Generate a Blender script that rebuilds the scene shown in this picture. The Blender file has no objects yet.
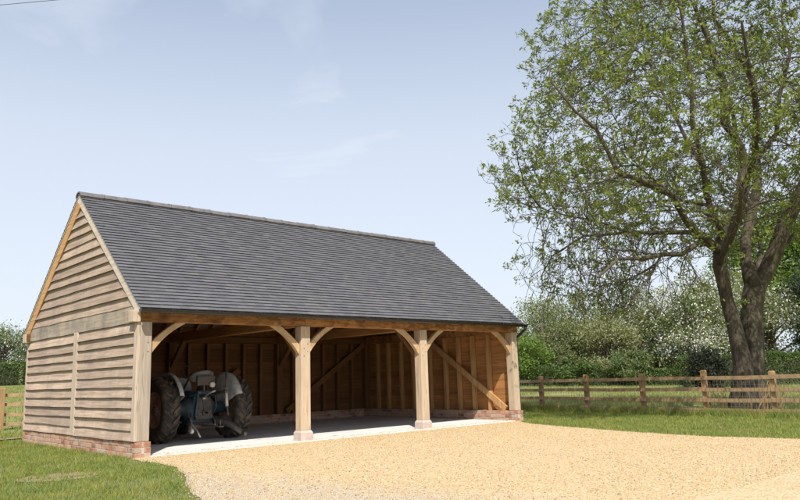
import bpy, math, random
import numpy as np
from mathutils import Vector, Matrix, noise, kdtree

random.seed(7)
rng = np.random.default_rng(11)
scene = bpy.context.scene
COL = scene.collection
R = math.radians

# ------------------------------------------------------------------ helpers
def tag(o, label=None, cat=None, group=None, kind=None):
    if label: o['label'] = label
    if cat: o['category'] = cat
    if group: o['group'] = group
    if kind: o['kind'] = kind
    return o

def empty(name, loc=(0, 0, 0), rz=0.0):
    o = bpy.data.objects.new(name, None)
    COL.objects.link(o)
    o.location = loc
    o.rotation_euler = (0, 0, rz)
    o.empty_display_size = 0.3
    return o

class MB:
    """collects shapes, then links them as one mesh object"""
    def __init__(s):
        s.v = []; s.f = []
    def add(s, vs, fs):
        b = len(s.v)
        s.v.extend([tuple(p) for p in vs])
        s.f.extend([tuple(b + i for i in f) for f in fs])
    def box(s, x0, x1, y0, y1, z0, z1):
        s.add([(x0,y0,z0),(x1,y0,z0),(x1,y1,z0),(x0,y1,z0),(x0,y0,z1),(x1,y0,z1),(x1,y1,z1),(x0,y1,z1)],
              [(0,3,2,1),(4,5,6,7),(0,1,5,4),(1,2,6,5),(2,3,7,6),(3,0,4,7)])
    def beam(s, p0, p1, w, h, up=(0,0,1), w1=None, h1=None):
        p0 = Vector(p0); p1 = Vector(p1); d = (p1-p0).normalized()
        u = Vector(up); a = d.cross(u).normalized(); b = a.cross(d).normalized()
        w1 = w if w1 is None else w1; h1 = h if h1 is None else h1
        vs = []
        for p, ww, hh in ((p0, w, h), (p1, w1, h1)):
            for i, j in ((-1,-1),(1,-1),(1,1),(-1,1)):
                vs.append(p + a*(i*ww/2) + b*(j*hh/2))
        s.add(vs, [(0,1,2,3),(7,6,5,4),(0,4,5,1),(1,5,6,2),(2,6,7,3),(3,7,4,0)])
    def tube(s, pts, rad, n=8, caps=True):
        pts = [Vector(p) for p in pts]
        if not hasattr(rad, '__len__'): rad = [rad]*len(pts)
        b = len(s.v)
        ref = None
        for i, p in enumerate(pts):
            if i == 0: d = pts[1]-pts[0]
            elif i == len(pts)-1: d = pts[-1]-pts[-2]
            else: d = (pts[i+1]-pts[i-1])
            if d.length < 1e-9: d = Vector((0,0,1))
            d.normalize()
            if ref is None:
                ref = Vector((1,0,0)) if abs(d.x) < .8 else Vector((0,1,0))
            a = (ref - d*ref.dot(d))
            if a.length < 1e-4: a = d.orthogonal()
            a.normalize(); ref = a
            c = d.cross(a)
            for k in range(n):
                t = 2*math.pi*k/n
                q = p + (a*math.cos(t) + c*math.sin(t))*rad[i]
                s.v.append((q.x,q.y,q.z))
        for i in range(len(pts)-1):
            for k in range(n):
                k2 = (k+1) % n
                s.f.append((b+i*n+k, b+i*n+k2, b+(i+1)*n+k2, b+(i+1)*n+k))
        if caps:
            s.f.append(tuple(b+k for k in reversed(range(n))))
            s.f.append(tuple(b+(len(pts)-1)*n+k for k in range(n)))
    def lathe(s, prof, center, axis='x', n=32):
        """prof: list of (offset along axis, radius); closed ring surface"""
        b = len(s.v); m = len(prof); c = Vector(center)
        for k in range(n):
            t = 2*math.pi*k/n
            for o, r in prof:
                if axis == 'x': q = (c.x+o, c.y+r*math.cos(t), c.z+r*math.sin(t))
                elif axis == 'y': q = (c.x+r*math.cos(t), c.y+o, c.z+r*math.sin(t))
                else: q = (c.x+r*math.cos(t), c.y+r*math.sin(t), c.z+o)
                s.v.append(q)
        for k in range(n):
            k2 = (k+1) % n
            for j in range(m-1):
                s.f.append((b+k*m+j, b+k2*m+j, b+k2*m+j+1, b+k*m+j+1))
    def build(s, name, mat, parent=None, smooth=False, bevel=0, kind=None):
        me = bpy.data.meshes.new(name)
        me.from_pydata(s.v, [], s.f)
        me.materials.append(mat)
        if smooth:
            me.polygons.foreach_set('use_smooth', [True]*len(me.polygons))
        me.update()
        o = bpy.data.objects.new(name, me)
        COL.objects.link(o)
        if parent is not None: o.parent = parent
        if bevel:
            m = o.modifiers.new('bevel', 'BEVEL'); m.width = bevel; m.segments = 2; m.limit_method = 'ANGLE'
        if kind: o['kind'] = kind
        return o

def np_mesh(name, V, n_per_face, mat, parent=None, smooth=False):
    """V (F, n, 3) separate polygons of n corners"""
    F, n = V.shape[0], V.shape[1]
    me = bpy.data.meshes.new(name)
    me.vertices.add(F*n); me.vertices.foreach_set('co', V.reshape(-1).astype(np.float32))
    me.loops.add(F*n); me.loops.foreach_set('vertex_index', np.arange(F*n, dtype=np.int32))
    me.polygons.add(F)
    me.polygons.foreach_set('loop_start', np.arange(0, F*n, n, dtype=np.int32))
    me.polygons.foreach_set('loop_total', np.full(F, n, dtype=np.int32))
    me.materials.append(mat)
    me.update(calc_edges=True)
    o = bpy.data.objects.new(name, me); COL.objects.link(o)
    if parent is not None: o.parent = parent
    return o

def leaves(C, size, aspect=.5, droop=None, rg=rng, up=0.0):
    """diamond leaves at points C (N,3) with random directions"""
    N = len(C)
    d = rg.normal(size=(N, 3)); d /= np.linalg.norm(d, axis=1, keepdims=True)
    if droop is not None: d = d + np.array(droop); d /= np.linalg.norm(d, axis=1, keepdims=True)
    e = rg.normal(size=(N, 3)); e[:, 2] *= (1-up)
    w = np.cross(d, e); w /= np.linalg.norm(w, axis=1, keepdims=True)
    s = size*(.6+.8*rg.random((N, 1)))
    V = np.stack([C, C + d*s*.5 + w*s*aspect*.5, C + d*s, C + d*s*.5 - w*s*aspect*.5], axis=1)
    return V

# ------------------------------------------------------------------ node materials
def new_mat(name):
    m = bpy.data.materials.new(name); m.use_nodes = True
    nt = m.node_tree; nt.nodes.clear()
    out = nt.nodes.new('ShaderNodeOutputMaterial')
    return m, nt, out

def N(nt, typ, ins=None, **kw):
    n = nt.nodes.new(typ)
    for k, v in kw.items(): setattr(n, k, v)
    if ins:
        for k, v in ins.items():
            if isinstance(v, bpy.types.NodeSocket): nt.links.new(v, n.inputs[k])
            else: n.inputs[k].default_value = v
    return n

def ramp(nt, fac, stops):
    n = nt.nodes.new('ShaderNodeValToRGB')
    cr = n.color_ramp
    while len(cr.elements) < len(stops): cr.elements.new(.5)
    for e, (p, c) in zip(cr.elements, stops):
        e.position = p; e.color = (*c, 1) if len(c) == 3 else c
    nt.links.new(fac, n.inputs[0])
    return n.outputs[0]

def mixc(nt, fac, a, b, blend='MIX'):
    n = nt.nodes.new('ShaderNodeMix'); n.data_type = 'RGBA'; n.blend_type = blend
    for i, v in ((0, fac), (6, a), (7, b)):
        if isinstance(v, bpy.types.NodeSocket): nt.links.new(v, n.inputs[i])
        elif i == 0: n.inputs[0].default_value = v
        else: n.inputs[i].default_value = (*v, 1)
    return n.outputs[2]

def coords(nt, scale=(1,1,1), world=False):
    if world:
        g = nt.nodes.new('ShaderNodeNewGeometry'); src = g.outputs['Position']
    else:
        t = nt.nodes.new('ShaderNodeTexCoord'); src = t.outputs['Object']
    mp = N(nt, 'ShaderNodeMapping', {'Vector': src, 'Scale': scale})
    return mp.outputs[0]

def island(nt):
    return nt.nodes.new('ShaderNodeNewGeometry').outputs['Random Per Island']

def finish(nt, out, color, rough=.8, height=None, bump=.3, dist=.01, spec=.3, metal=0.0):
    p = N(nt, 'ShaderNodeBsdfPrincipled')
    for k, v in (('Base Color', color), ('Roughness', rough)):
        if isinstance(v, bpy.types.NodeSocket): nt.links.new(v, p.inputs[k])
        else: p.inputs[k].default_value = (*v, 1) if k == 'Base Color' else v
    p.inputs['Specular IOR Level'].default_value = spec
    p.inputs['Metallic'].default_value = metal
    if height is not None:
        b = N(nt, 'ShaderNodeBump', {'Strength': bump, 'Distance': dist, 'Height': height})
        nt.links.new(b.outputs[0], p.inputs['Normal'])
    nt.links.new(p.outputs[0], out.inputs[0])
    return p

def wood(name, dark, mid, light, axis='x', stain=None, stain_amt=.4, grain=1.0, per=0.35, rough=.82, dark_marks=False):
    """sawn timber with grain along axis, tone varying board by board"""
    m, nt, out = new_mat(name)
    sc = {'x': (1.2, 28, 28), 'y': (28, 1.2, 28), 'z': (28, 28, 1.2), 'n': (9, 9, 9)}[axis]
    isl = island(nt)
    off = N(nt, 'ShaderNodeVectorMath', {0: coords(nt, sc)}, operation='ADD')
    cmb = N(nt, 'ShaderNodeCombineXYZ', {0: N(nt, 'ShaderNodeMath', {0: isl, 1: 37.0}, operation='MULTIPLY').outputs[0], 1: N(nt, 'ShaderNodeMath', {0: isl, 1: 91.0}, operation='MULTIPLY').outputs[0]})
    nt.links.new(cmb.outputs[0], off.inputs[1])
    n1 = N(nt, 'ShaderNodeTexNoise', {'Vector': off.outputs[0], 'Scale': grain, 'Detail': 6.0, 'Roughness': .62, 'Distortion': .6})
    c = ramp(nt, n1.outputs['Fac'], [(.28, dark), (.5, mid), (.72, light)])
    tone = ramp(nt, isl, [(0, (1-per,)*3), (1, (1+per*.6,)*3)])
    c = mixc(nt, 1.0, c, tone, 'MULTIPLY')
    if name == 'weathered_boards':      # silvery vertical run-off marks
        n5 = N(nt, 'ShaderNodeTexNoise', {'Vector': coords(nt, (1, 7, .9)), 'Scale': 1.6, 'Detail': 7.0, 'Roughness': .7})
        c = mixc(nt, ramp(nt, n5.outputs['Fac'], [(.50, (0,0,0)), (.68, (.45,)*3)]), c, (.25,.21,.17))
    if stain:
        n2 = N(nt, 'ShaderNodeTexNoise', {'Vector': coords(nt, (1.6, 1.6, 1.1) if axis != 'z' else (1.5, 1.5, .8)), 'Scale': 1.0, 'Detail': 8.0, 'Roughness': .7})
        f = ramp(nt, n2.outputs['Fac'], [(.45, (0,0,0)), (.72, (stain_amt,)*3)])
        c = mixc(nt, f, c, stain)
    if dark_marks:  # irregular dark blotches and round dark spots spaced along the timber
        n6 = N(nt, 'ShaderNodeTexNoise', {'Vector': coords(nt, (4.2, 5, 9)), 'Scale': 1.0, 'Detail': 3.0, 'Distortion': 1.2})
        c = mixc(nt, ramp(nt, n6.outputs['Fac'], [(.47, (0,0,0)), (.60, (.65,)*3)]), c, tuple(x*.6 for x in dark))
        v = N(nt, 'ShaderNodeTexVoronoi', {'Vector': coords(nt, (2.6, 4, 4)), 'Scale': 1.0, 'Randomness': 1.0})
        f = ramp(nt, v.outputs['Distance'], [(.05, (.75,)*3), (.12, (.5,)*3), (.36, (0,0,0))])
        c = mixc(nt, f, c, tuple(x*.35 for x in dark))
    if axis == 'z':
        n3 = N(nt, 'ShaderNodeTexNoise', {'Vector': coords(nt, (13, 13, .55)), 'Scale': 1.0, 'Detail': 2.0, 'Roughness': .4})
        f = ramp(nt, n3.outputs['Fac'], [(.475, (0,0,0)), (.488, (.6,)*3), (.50, (0,0,0))])
        c = mixc(nt, f, c, tuple(x*.4 for x in dark))
    finish(nt, out, c, rough, n1.outputs['Fac'], .45, .006, .2)
    return m

def simple(name, col, rough=.6, var=.15, scale=6, metal=0.0, spec=.4, bump=.1, dirt=None, dirt_amt=.5):
    m, nt, out = new_mat(name)
    n1 = N(nt, 'ShaderNodeTexNoise', {'Vector': coords(nt), 'Scale': float(scale), 'Detail': 6.0, 'Roughness': .65})
    c = ramp(nt, n1.outputs['Fac'], [(.3, tuple(x*(1-var) for x in col)), (.7, tuple(min(1, x*(1+var)) for x in col))])
    if dirt:
        n2 = N(nt, 'ShaderNodeTexNoise', {'Vector': coords(nt), 'Scale': scale*.8, 'Detail': 9.0, 'Roughness': .72})
        f = ramp(nt, n2.outputs['Fac'], [(.45, (0,0,0)), (.65, (dirt_amt,)*3)])
        c = mixc(nt, f, c, dirt)
    finish(nt, out, c, rough, n1.outputs['Fac'], bump, .005, spec, metal)
    return m

def foliage(name, c0, c1, c2, trans=.35, rough=.6, big=None):
    m, nt, out = new_mat(name)
    c = ramp(nt, island(nt), [(0, c0), (.5, c1), (1, c2)])
    if big:
        n2 = N(nt, 'ShaderNodeTexNoise', {'Vector': coords(nt, world=True), 'Scale': big[0], 'Detail': 4.0})
        f = ramp(nt, n2.outputs['Fac'], [(.42, (0,0,0)), (.62, (1,1,1))])
        c = mixc(nt, f, c, big[1], 'MULTIPLY')
    p = N(nt, 'ShaderNodeBsdfPrincipled', {'Base Color': c, 'Roughness': rough})
    p.inputs['Specular IOR Level'].default_value = .25
    t = N(nt, 'ShaderNodeBsdfTranslucent', {'Color': mixc(nt, 1.0, c, (1.25, 1.2, .55), 'MULTIPLY')})
    mx = N(nt, 'ShaderNodeMixShader', {0: trans, 1: p.outputs[0], 2: t.outputs[0]})
    nt.links.new(mx.outputs[0], out.inputs[0])
    return m

M = {}
M['clad'] = wood('weathered_boards', (.28,.20,.145), (.43,.32,.24), (.54,.42,.325), 'y', stain=(.23,.175,.145), stain_amt=.6, per=.24)
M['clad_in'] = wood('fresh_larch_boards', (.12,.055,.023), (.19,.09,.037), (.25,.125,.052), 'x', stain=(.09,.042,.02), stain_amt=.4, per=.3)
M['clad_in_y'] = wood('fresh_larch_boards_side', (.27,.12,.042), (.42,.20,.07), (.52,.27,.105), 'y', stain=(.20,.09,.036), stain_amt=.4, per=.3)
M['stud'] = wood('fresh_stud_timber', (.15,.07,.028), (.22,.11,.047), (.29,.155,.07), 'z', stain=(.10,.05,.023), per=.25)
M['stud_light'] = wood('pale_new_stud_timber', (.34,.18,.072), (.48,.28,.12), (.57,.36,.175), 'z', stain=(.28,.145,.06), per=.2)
M['post'] = wood('pale_green_oak_post', (.42,.31,.20), (.55,.42,.29), (.64,.51,.37), 'z', stain=(.33,.27,.20), stain_amt=.55, per=.12)
M['post_grey'] = wood('silvered_oak_post', (.29,.24,.18), (.39,.325,.25), (.47,.40,.315), 'z', stain=(.24,.21,.175), stain_amt=.5, per=.1)
M['brace'] = wood('oak_brace', (.40,.25,.13), (.54,.37,.21), (.64,.46,.29), 'n', stain=(.3,.2,.11), per=.15)
M['beam'] = wood('honey_oak_beam', (.24,.10,.036), (.40,.195,.075), (.50,.285,.125), 'x', stain=(.14,.065,.032), stain_amt=.85, per=.2, dark_marks=True)
M['oldbeam'] = wood('greyed_tie_beam', (.25,.20,.155), (.38,.31,.235), (.48,.39,.30), 'y', stain=(.11,.10,.10), stain_amt=.85, per=.1)
M['barge_o'] = wood('orange_barge_timber', (.36,.19,.075), (.50,.28,.12), (.58,.36,.18), 'y', per=.1)
M['barge_p'] = wood('pale_barge_timber', (.46,.36,.28), (.58,.48,.39), (.68,.58,.49), 'y', per=.1)
M['trim'] = wood('pale_trim_timber', (.42,.33,.25), (.54,.43,.33), (.62,.51,.40), 'z', stain=(.33,.27,.2), per=.1)
M['fence'] = wood('weathered_fence_timber', (.27,.165,.08), (.43,.28,.145), (.53,.375,.22), 'n', stain=(.24,.19,.13), stain_amt=.6, per=.35)
M['fpost'] = wood('treated_fence_post', (.30,.165,.07), (.46,.27,.125), (.56,.36,.19), 'z', stain=(.24,.19,.12), stain_amt=.6, per=.35)
M['gutter'] = simple('black_gutter_plastic', (.012,.012,.014), .35, .2, 4, spec=.5)
M['membrane'] = simple('grey_roof_membrane', (.16,.15,.14), .8, .15, 3)
M['mortar'] = simple('pale_mortar', (.45,.41,.35), .9, .2, 40, bump=.4)
M['staddle'] = simple('pink_stone_pad', (.50,.405,.35), .85, .16, 14, bump=.4, dirt=(.36,.31,.26), dirt_amt=.5)
M['peg'] = simple('dark_oak_peg', (.18,.11,.06), .7)
M['wire'] = simple('galvanised_wire', (.33,.32,.30), .5, .1, 5, metal=.6)
M['cable'] = simple('black_cable', (.03,.03,.035), .6)

def mk_tiles():
    m, nt, out = new_mat('staffordshire_blue_tiles')
    isl = island(nt)
    c = ramp(nt, isl, [(0, (.088,.088,.096)), (.35, (.102,.102,.111)), (.7, (.112,.112,.121)), (.93, (.126,.125,.134)), (1, (.145,.134,.13))])
    n1 = N(nt, 'ShaderNodeTexNoise', {'Vector': coords(nt), 'Scale': 60.0, 'Detail': 5.0})
    n2 = N(nt, 'ShaderNodeTexNoise', {'Vector': coords(nt), 'Scale': 1.3, 'Detail': 5.0, 'Roughness': .6})
    c = mixc(nt, ramp(nt, n1.outputs['Fac'], [(.4, (0,0,0)), (.75, (.35,)*3)]), c, (.15,.145,.15))
    c = mixc(nt, ramp(nt, n2.outputs['Fac'], [(.4, (0,0,0)), (.7, (.3,)*3)]), c, (.13,.12,.115))
    finish(nt, out, c, .5, n1.outputs['Fac'], .3, .003, .45)
    return m
M['tile'] = mk_tiles()
M['ridge'] = simple('grey_ridge_tile', (.13,.12,.122), .6, .3, 9, bump=.3, dirt=(.19,.178,.165), dirt_amt=.6)

def mk_brick():
    m, nt, out = new_mat('red_stock_brick')
    c = ramp(nt, island(nt), [(0, (.24,.10,.055)), (.3, (.37,.16,.085)), (.6, (.45,.215,.12)), (.82, (.47,.29,.185)), (1, (.33,.24,.18))])
    n1 = N(nt, 'ShaderNodeTexNoise', {'Vector': coords(nt), 'Scale': 45.0, 'Detail': 6.0})
    n2 = N(nt, 'ShaderNodeTexNoise', {'Vector': coords(nt), 'Scale': 8.0, 'Detail': 7.0, 'Roughness': .75})
    c = mixc(nt, ramp(nt, n2.outputs['Fac'], [(.43, (0,0,0)), (.62, (.7,)*3)]), c, (.47,.40,.335))
    finish(nt, out, c, .9, n1.outputs['Fac'], .5, .004, .2)
    return m
M['brick'] = mk_brick()

def mk_concrete():
    m, nt, out = new_mat('brushed_concrete')
    n1 = N(nt, 'ShaderNodeTexNoise', {'Vector': coords(nt), 'Scale': 1.6, 'Detail': 8.0, 'Roughness': .7})
    n2 = N(nt, 'ShaderNodeTexNoise', {'Vector': coords(nt), 'Scale': 50.0, 'Detail': 4.0})
    c = ramp(nt, n1.outputs['Fac'], [(.3, (.56,.54,.505)), (.55, (.66,.645,.615)), (.75, (.72,.71,.69))])
    c = mixc(nt, ramp(nt, n2.outputs['Fac'], [(.5, (0,0,0)), (.8, (.4,)*3)]), c, (.42,.39,.35))
    n4 = N(nt, 'ShaderNodeTexNoise', {'Vector': coords(nt), 'Scale': 3.1, 'Detail': 3.0})
    c = mixc(nt, ramp(nt, n4.outputs['Fac'], [(.64, (0,0,0)), (.72, (.5,)*3)]), c, (.2,.19,.17))
    finish(nt, out, c, .85, n2.outputs['Fac'], .2, .003, .2)
    return m
M['concrete'] = mk_concrete()

def mk_gravel():
    m, nt, out = new_mat('golden_gravel')
    co = coords(nt, world=True)
    v = N(nt, 'ShaderNodeTexVoronoi', {'Vector': co, 'Scale': 55.0, 'Randomness': 1.0})
    hue = N(nt, 'ShaderNodeSeparateColor', {0: v.outputs['Color']})
    c = ramp(nt, hue.outputs[0], [(0, (.28,.19,.11)), (.04, (.47,.34,.18)), (.25, (.56,.41,.22)), (.55, (.62,.47,.27)), (.85, (.67,.53,.33)), (.97, (.71,.61,.45)), (1, (.42,.33,.25))])
    gap = ramp(nt, v.outputs['Distance'], [(.35, (0,0,0)), (.75, (.38,)*3)])
    c = mixc(nt, gap, c, (.33,.23,.12))
    n2 = N(nt, 'ShaderNodeTexNoise', {'Vector': co, 'Scale': .55, 'Detail': 6.0, 'Roughness': .62})
    c = mixc(nt, ramp(nt, n2.outputs['Fac'], [(.42, (0,0,0)), (.68, (.35,)*3)]), c, (.60,.47,.31))
    w1 = N(nt, 'ShaderNodeTexWave', {'Vector': N(nt, 'ShaderNodeMapping', {'Vector': co, 'Rotation': (0, 0, .35)}).outputs[0], 'Scale': .21, 'Distortion': 3.5, 'Detail': 3.0, 'Detail Scale': .6}, wave_type='BANDS', bands_direction='X')
    c = mixc(nt, ramp(nt, w1.outputs['Fac'], [(.80, (0,0,0)), (.97, (.28,)*3)]), c, (.50,.37,.21))
    # greyer, dirtier strip along the lawn edge where the old track comes in
    sp = N(nt, 'ShaderNodeSeparateXYZ', {0: co})
    lin = N(nt, 'ShaderNodeMath', {0: N(nt, 'ShaderNodeMath', {0: sp.outputs[1], 1: -.15}, operation='MULTIPLY').outputs[0], 1: sp.outputs[0]}, operation='SUBTRACT')
    n3 = N(nt, 'ShaderNodeTexNoise', {'Vector': co, 'Scale': 1.1, 'Detail': 7.0, 'Roughness': .7})
    s1 = N(nt, 'ShaderNodeMath', {0: lin.outputs[0], 1: n3.outputs['Fac']}, operation='ADD')
    s2 = N(nt, 'ShaderNodeMapRange', {0: s1.outputs[0], 1: .55, 2: 1.55})
    f = ramp(nt, s2.outputs[0], [(.0, (0,0,0)), (1, (.75,)*3)])
    c = mixc(nt, f, c, (.44,.385,.32))
    n4 = N(nt, 'ShaderNodeTexNoise', {'Vector': co, 'Scale': 16.0, 'Detail': 3.0})
    hh = N(nt, 'ShaderNodeMath', {0: v.outputs['Distance'], 1: -1.0}, operation='MULTIPLY')
    h2 = N(nt, 'ShaderNodeMath', {0: hh.outputs[0], 1: n4.outputs['Fac']}, operation='ADD')
    finish(nt, out, c, .9, h2.outputs[0], .8, .014, .2)
    return m
M['gravel'] = mk_gravel()

def mk_stone():
    m, nt, out = new_mat('gravel_stones')
    c = ramp(nt, island(nt), [(0, (.16,.11,.07)), (.1, (.40,.28,.14)), (.3, (.53,.37,.19)), (.65, (.63,.46,.25)), (.92, (.72,.57,.37)), (1, (.50,.44,.39))])
    finish(nt, out, c, .85, spec=.2)
    return m
M['stone'] = mk_stone()

def mk_turf(name, a, b, cc, soil, s=.35):
    m, nt, out = new_mat(name)
    co = coords(nt, world=True)
    n1 = N(nt, 'ShaderNodeTexNoise', {'Vector': co, 'Scale': 24.0, 'Detail': 6.0, 'Roughness': .7})
    n2 = N(nt, 'ShaderNodeTexNoise', {'Vector': co, 'Scale': s, 'Detail': 6.0, 'Roughness': .65})
    c = ramp(nt, n1.outputs['Fac'], [(.3, a), (.5, b), (.72, cc)])
    c = mixc(nt, ramp(nt, n2.outputs['Fac'], [(.42, (0,0,0)), (.66, (.7,)*3)]), c, soil)
    finish(nt, out, c, .95, n1.outputs['Fac'], .6, .03, .1)
    return m
M['lawn'] = mk_turf('lawn_turf', (.11,.12,.04), (.155,.165,.06), (.20,.20,.085), (.25,.21,.12), .9)
M['field'] = mk_turf('meadow_turf', (.14,.17,.05), (.19,.22,.07), (.25,.26,.10), (.29,.27,.14), .22)
M['soil'] = simple('bare_soil', (.245,.19,.11), .95, .3, 8, bump=.5)

# ------------------------------------------------------------------ terrain
def terrain(x, y):
    t = max(0.0, y-7.0)
    t2 = max(0.0, x-16.0)
    z = .036*t*t/(t+6) + .006*t2*t2/(t2+20)
    if y > 55: z -= .0006*min(y-55, 60)**2*.2
    return z

def gx():
    a = list(np.arange(-40, 60.1, 2.5))
    return [-900, -500, -260, -140, -80, -55] + a + [75, 100, 150, 260, 500, 900]
xs = gx(); ys = gx()
g = MB(); vs = []; fs = []
for j, y in enumerate(ys):
    for i, x in enumerate(xs):
        vs.append((x, y, terrain(x, y)))
nx = len(xs)
for j in range(len(ys)-1):
    for i in range(nx-1):
        fs.append((j*nx+i, j*nx+i+1, (j+1)*nx+i+1, (j+1)*nx+i))
g.add(vs, fs)
tag(g.build('field', M['field'], smooth=True), 'open grass field beyond the fences', kind='structure')

def smooth_poly(pts, step=.25, amp=.06, seed=0):
    """densify a closed outline and roughen it"""
    out = []
    n = len(pts)
    for i in range(n):
        a = Vector(pts[i]); b = Vector(pts[(i+1) % n])
        k = max(1, int((b-a).length/step))
        for j in range(k):
            p = a.lerp(b, j/k)
            o = noise.noise_vector(Vector((p.x*1.1, p.y*1.1, seed)))*amp + noise.noise_vector(Vector((p.x*5, p.y*5, seed+3)))*amp*.5
            out.append((p.x+o.x, p.y+o.y))
    return out

def flat(name, pts, z, mat, label, kind='structure'):
    me = bpy.data.meshes.new(name)
    from mathutils.geometry import tessellate_polygon
    v3 = [Vector((x, y, 0)) for x, y in pts]
    tris = tessellate_polygon([v3])
    me.from_pydata([(x, y, z) for x, y in pts], [], [tuple(t) for t in tris])
    me.materials.append(mat); me.update()
    import bmesh
    bm = bmesh.new(); bm.from_mesh(me)
    for f in bm.faces:
        if f.normal.z < 0: f.normal_flip()
    bm.to_mesh(me); bm.free()
    o = bpy.data.objects.new(name, me); COL.objects.link(o)
    tag(o, label, kind=kind)
    return o

LAWN_EDGE_L = [(-.10,-.10), (-.12,-.5), (-.10,-1.0), (-.22,-1.75), (-.46,-2.5), (-.72,-3.1), (-1.05,-3.9), (-1.3,-4.6), (-1.7,-5.6), (-2.4,-7.4), (-3.4,-10), (-5.5,-15)]
LAWN_EDGE_R = [(9.35,.15), (8.75,-.35), (8.3,-.95), (7.95,-1.95), (7.5,-3.2), (7.15,-4.5), (7.0,-5.6), (7.15,-6.9), (7.6,-9), (8.6,-12), (10,-16)]
# mown lawn round the barn (one sheet up to the fence line), the gravel lies on it
FX = lambda y: 12.92 - .175*(2.0-y)      # fence line x at y
lawn_pts = [(-13,-16), (16,-16), (FX(-16)-.0,-16)]
lawn_pts = [(-14,-16), (FX(-16),-16), (FX(0),0), (FX(6.9),6.9), (-2.0,6.9), (-14, 6.9)]
flat('lawn', lawn_pts, .006, M['lawn'], 'mown lawn around the barn')
grav = [tuple(p) for p in LAWN_EDGE_L] + [(-5.5,-16), (10,-16)] + list(reversed(LAWN_EDGE_R)) + [(9.3,.12), (9.2,.3), (-.0,.3), (-.08,.0)]
gp = smooth_poly(grav, .22, .06, 5)
flat('gravel_drive', gp, .014, M['gravel'], 'golden gravel drive in front of the barn')
flat('soil_path', smooth_poly([(-.9,6.3), (1.0,6.2), (6,6.3), (10,6.4), (10,8.0), (4,8.2), (0,8.2), (-1.6,8.0), (-3.2, 7.4), (-2.2,6.7)], .25, .15, 9), .05, M['soil'], 'bare soil path behind the barn')

flat('bare_patch', smooth_poly([(-1.55+.42*math.cos(t), -1.35+.52*math.sin(t)) for t in np.linspace(0, 2*math.pi, 14)[:-1]], .07, .2, 21), .011, M['soil'], 'worn bare patch in the left lawn')
# ------------------------------------------------------------------ the barn
W = 5.662; L = 9.2; PZ = .24; BZ = 2.065; ET = 2.275
EY, EZ, RY, RZ = -.176, 2.281, W/2, 4.712
sl = math.atan2(RZ-EZ, RY-EY); SL = math.hypot(RZ-EZ, RY-EY)
cs, sn = math.cos(sl), math.sin(sl)
X0, X1 = -.075, 9.285
barn = tag(empty('timber_barn', (4.6, 2.8, 0)), 'open-fronted timber barn with three bays, weatherboarded gable and dark tiled roof', 'barn')
BL = Vector((4.6, 2.8, 0))
def bp(mb, name, mat, parent=None, **kw):
    """link a barn part; geometry is written in world metres"""
    o = mb.build(name, mat, None, **kw)
    if parent is None:
        o.parent = barn; o.matrix_parent_inverse = Matrix.Translation(-BL)
    else:
        o.parent = parent
    return o

s_ = MB(); s_.box(.21, 8.9, -.06, W, -.1, .03)
tag(s_.build('concrete_floor', M['concrete'], bevel=.006), 'pale concrete floor slab inside the barn', kind='structure')

# brick plinths: bricks as real blocks in a mortar core
def brick_wall(u0, u1, z0, z1, place, courses=3, t=.0):
    """place(u, n, z) -> world; n=0 outer face"""
    pass
def plinth(name, x0, x1, y0, y1, z1, courses=3, label=None):
    mb = MB(); core = MB()
    core.box(x0+.006, x1-.006, y0+.006, y1-.006, -.1, z1-.008)
    ch = z1/courses; j = .012
    for c in range(courses):
        za = c*ch + j*.5; zb = (c+1)*ch - j*.5
        if c == courses-1: zb = z1
        off = .11 if c % 2 else 0
        # along y on both x faces, along x on both y faces
        y = y0 - off
        while y < y1:
            a, b = max(y, y0), min(y+.215-j, y1)
            if b-a > .03:
                r = random.uniform(-.003, .003)
                mb.box(x0-r, x0+.1, a, b, za, zb); mb.box(x1-.1, x1+r, a, b, za, zb)
            y += .215
        x = x0 + .105 + off
        while x < x1-.1:
            a, b = x, min(x+.215-j, x1-.105)
            if b-a > .03:
                mb.box(a, b, y0, y0+.1, za, zb); mb.box(a, b, y1-.1, y1, za, zb)
            x += .215
    o = bp(core, name, M['mortar'])
    bp(mb, 'brickwork', M['brick'], o, bevel=.003)
    return o
plinth('brick_plinth', -.03, .215, -.03, W+.03, PZ)
plinth('brick_plinth', 8.93, 9.235, -.03, W+.03, PZ)
plinth('brick_plinth', .215, 8.93, W-.18, W+.03, PZ)

# front posts
def post(x0, x1, y0, y1, z0, z1, mat, name='post'):
    mb = MB(); mb.box(x0, x1, y0, y1, z0, z1)
    return bp(mb, name, mat, bevel=.014)
PX = [(0.0,.2), (3.0,3.2), (6.0,6.2), (9.0,9.2)]
for i, (a, b) in enumerate(PX):
    z0 = PZ if i in (0, 3) else .2
    o = post(a+(.012 if i == 0 else 0), b, 0, .2, z0, BZ, M['post_grey'] if i == 0 else M['post'])
    for px, pz in (((a+.06), 1.66), ((a+.14), 1.60), ((a+.06), 1.52), ((a+.14), 1.74)):
        if (i == 0 and px < a+.1): continue
        pg = MB(); pg.lathe([(-.004, .0), (-.004, .010), (.02, .010)], (px, 0, pz), 'y', 10)
        pg.build('oak_peg', M['peg'], o)
    if 0 < i < 3:
        st = MB()
        vs = []
        for (hx, z) in ((.132, 0), (.128, .165), (.104, .205)):
            for sx, sy in ((-1,-1),(1,-1),(1,1),(-1,1)):
                vs.append((a+.1+sx*hx, .1+sy*hx, z))
        fs = [(0,3,2,1), (8,9,10,11)]
        for k in range(2):
            for q in range(4):
                q2 = (q+1) % 4
                fs.append((k*4+q, k*4+q2, k*4+4+q2, k*4+4+q))
        st.add(vs, fs)
        bp(st, 'stone_pad', M['staddle'], bevel=.012)
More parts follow.
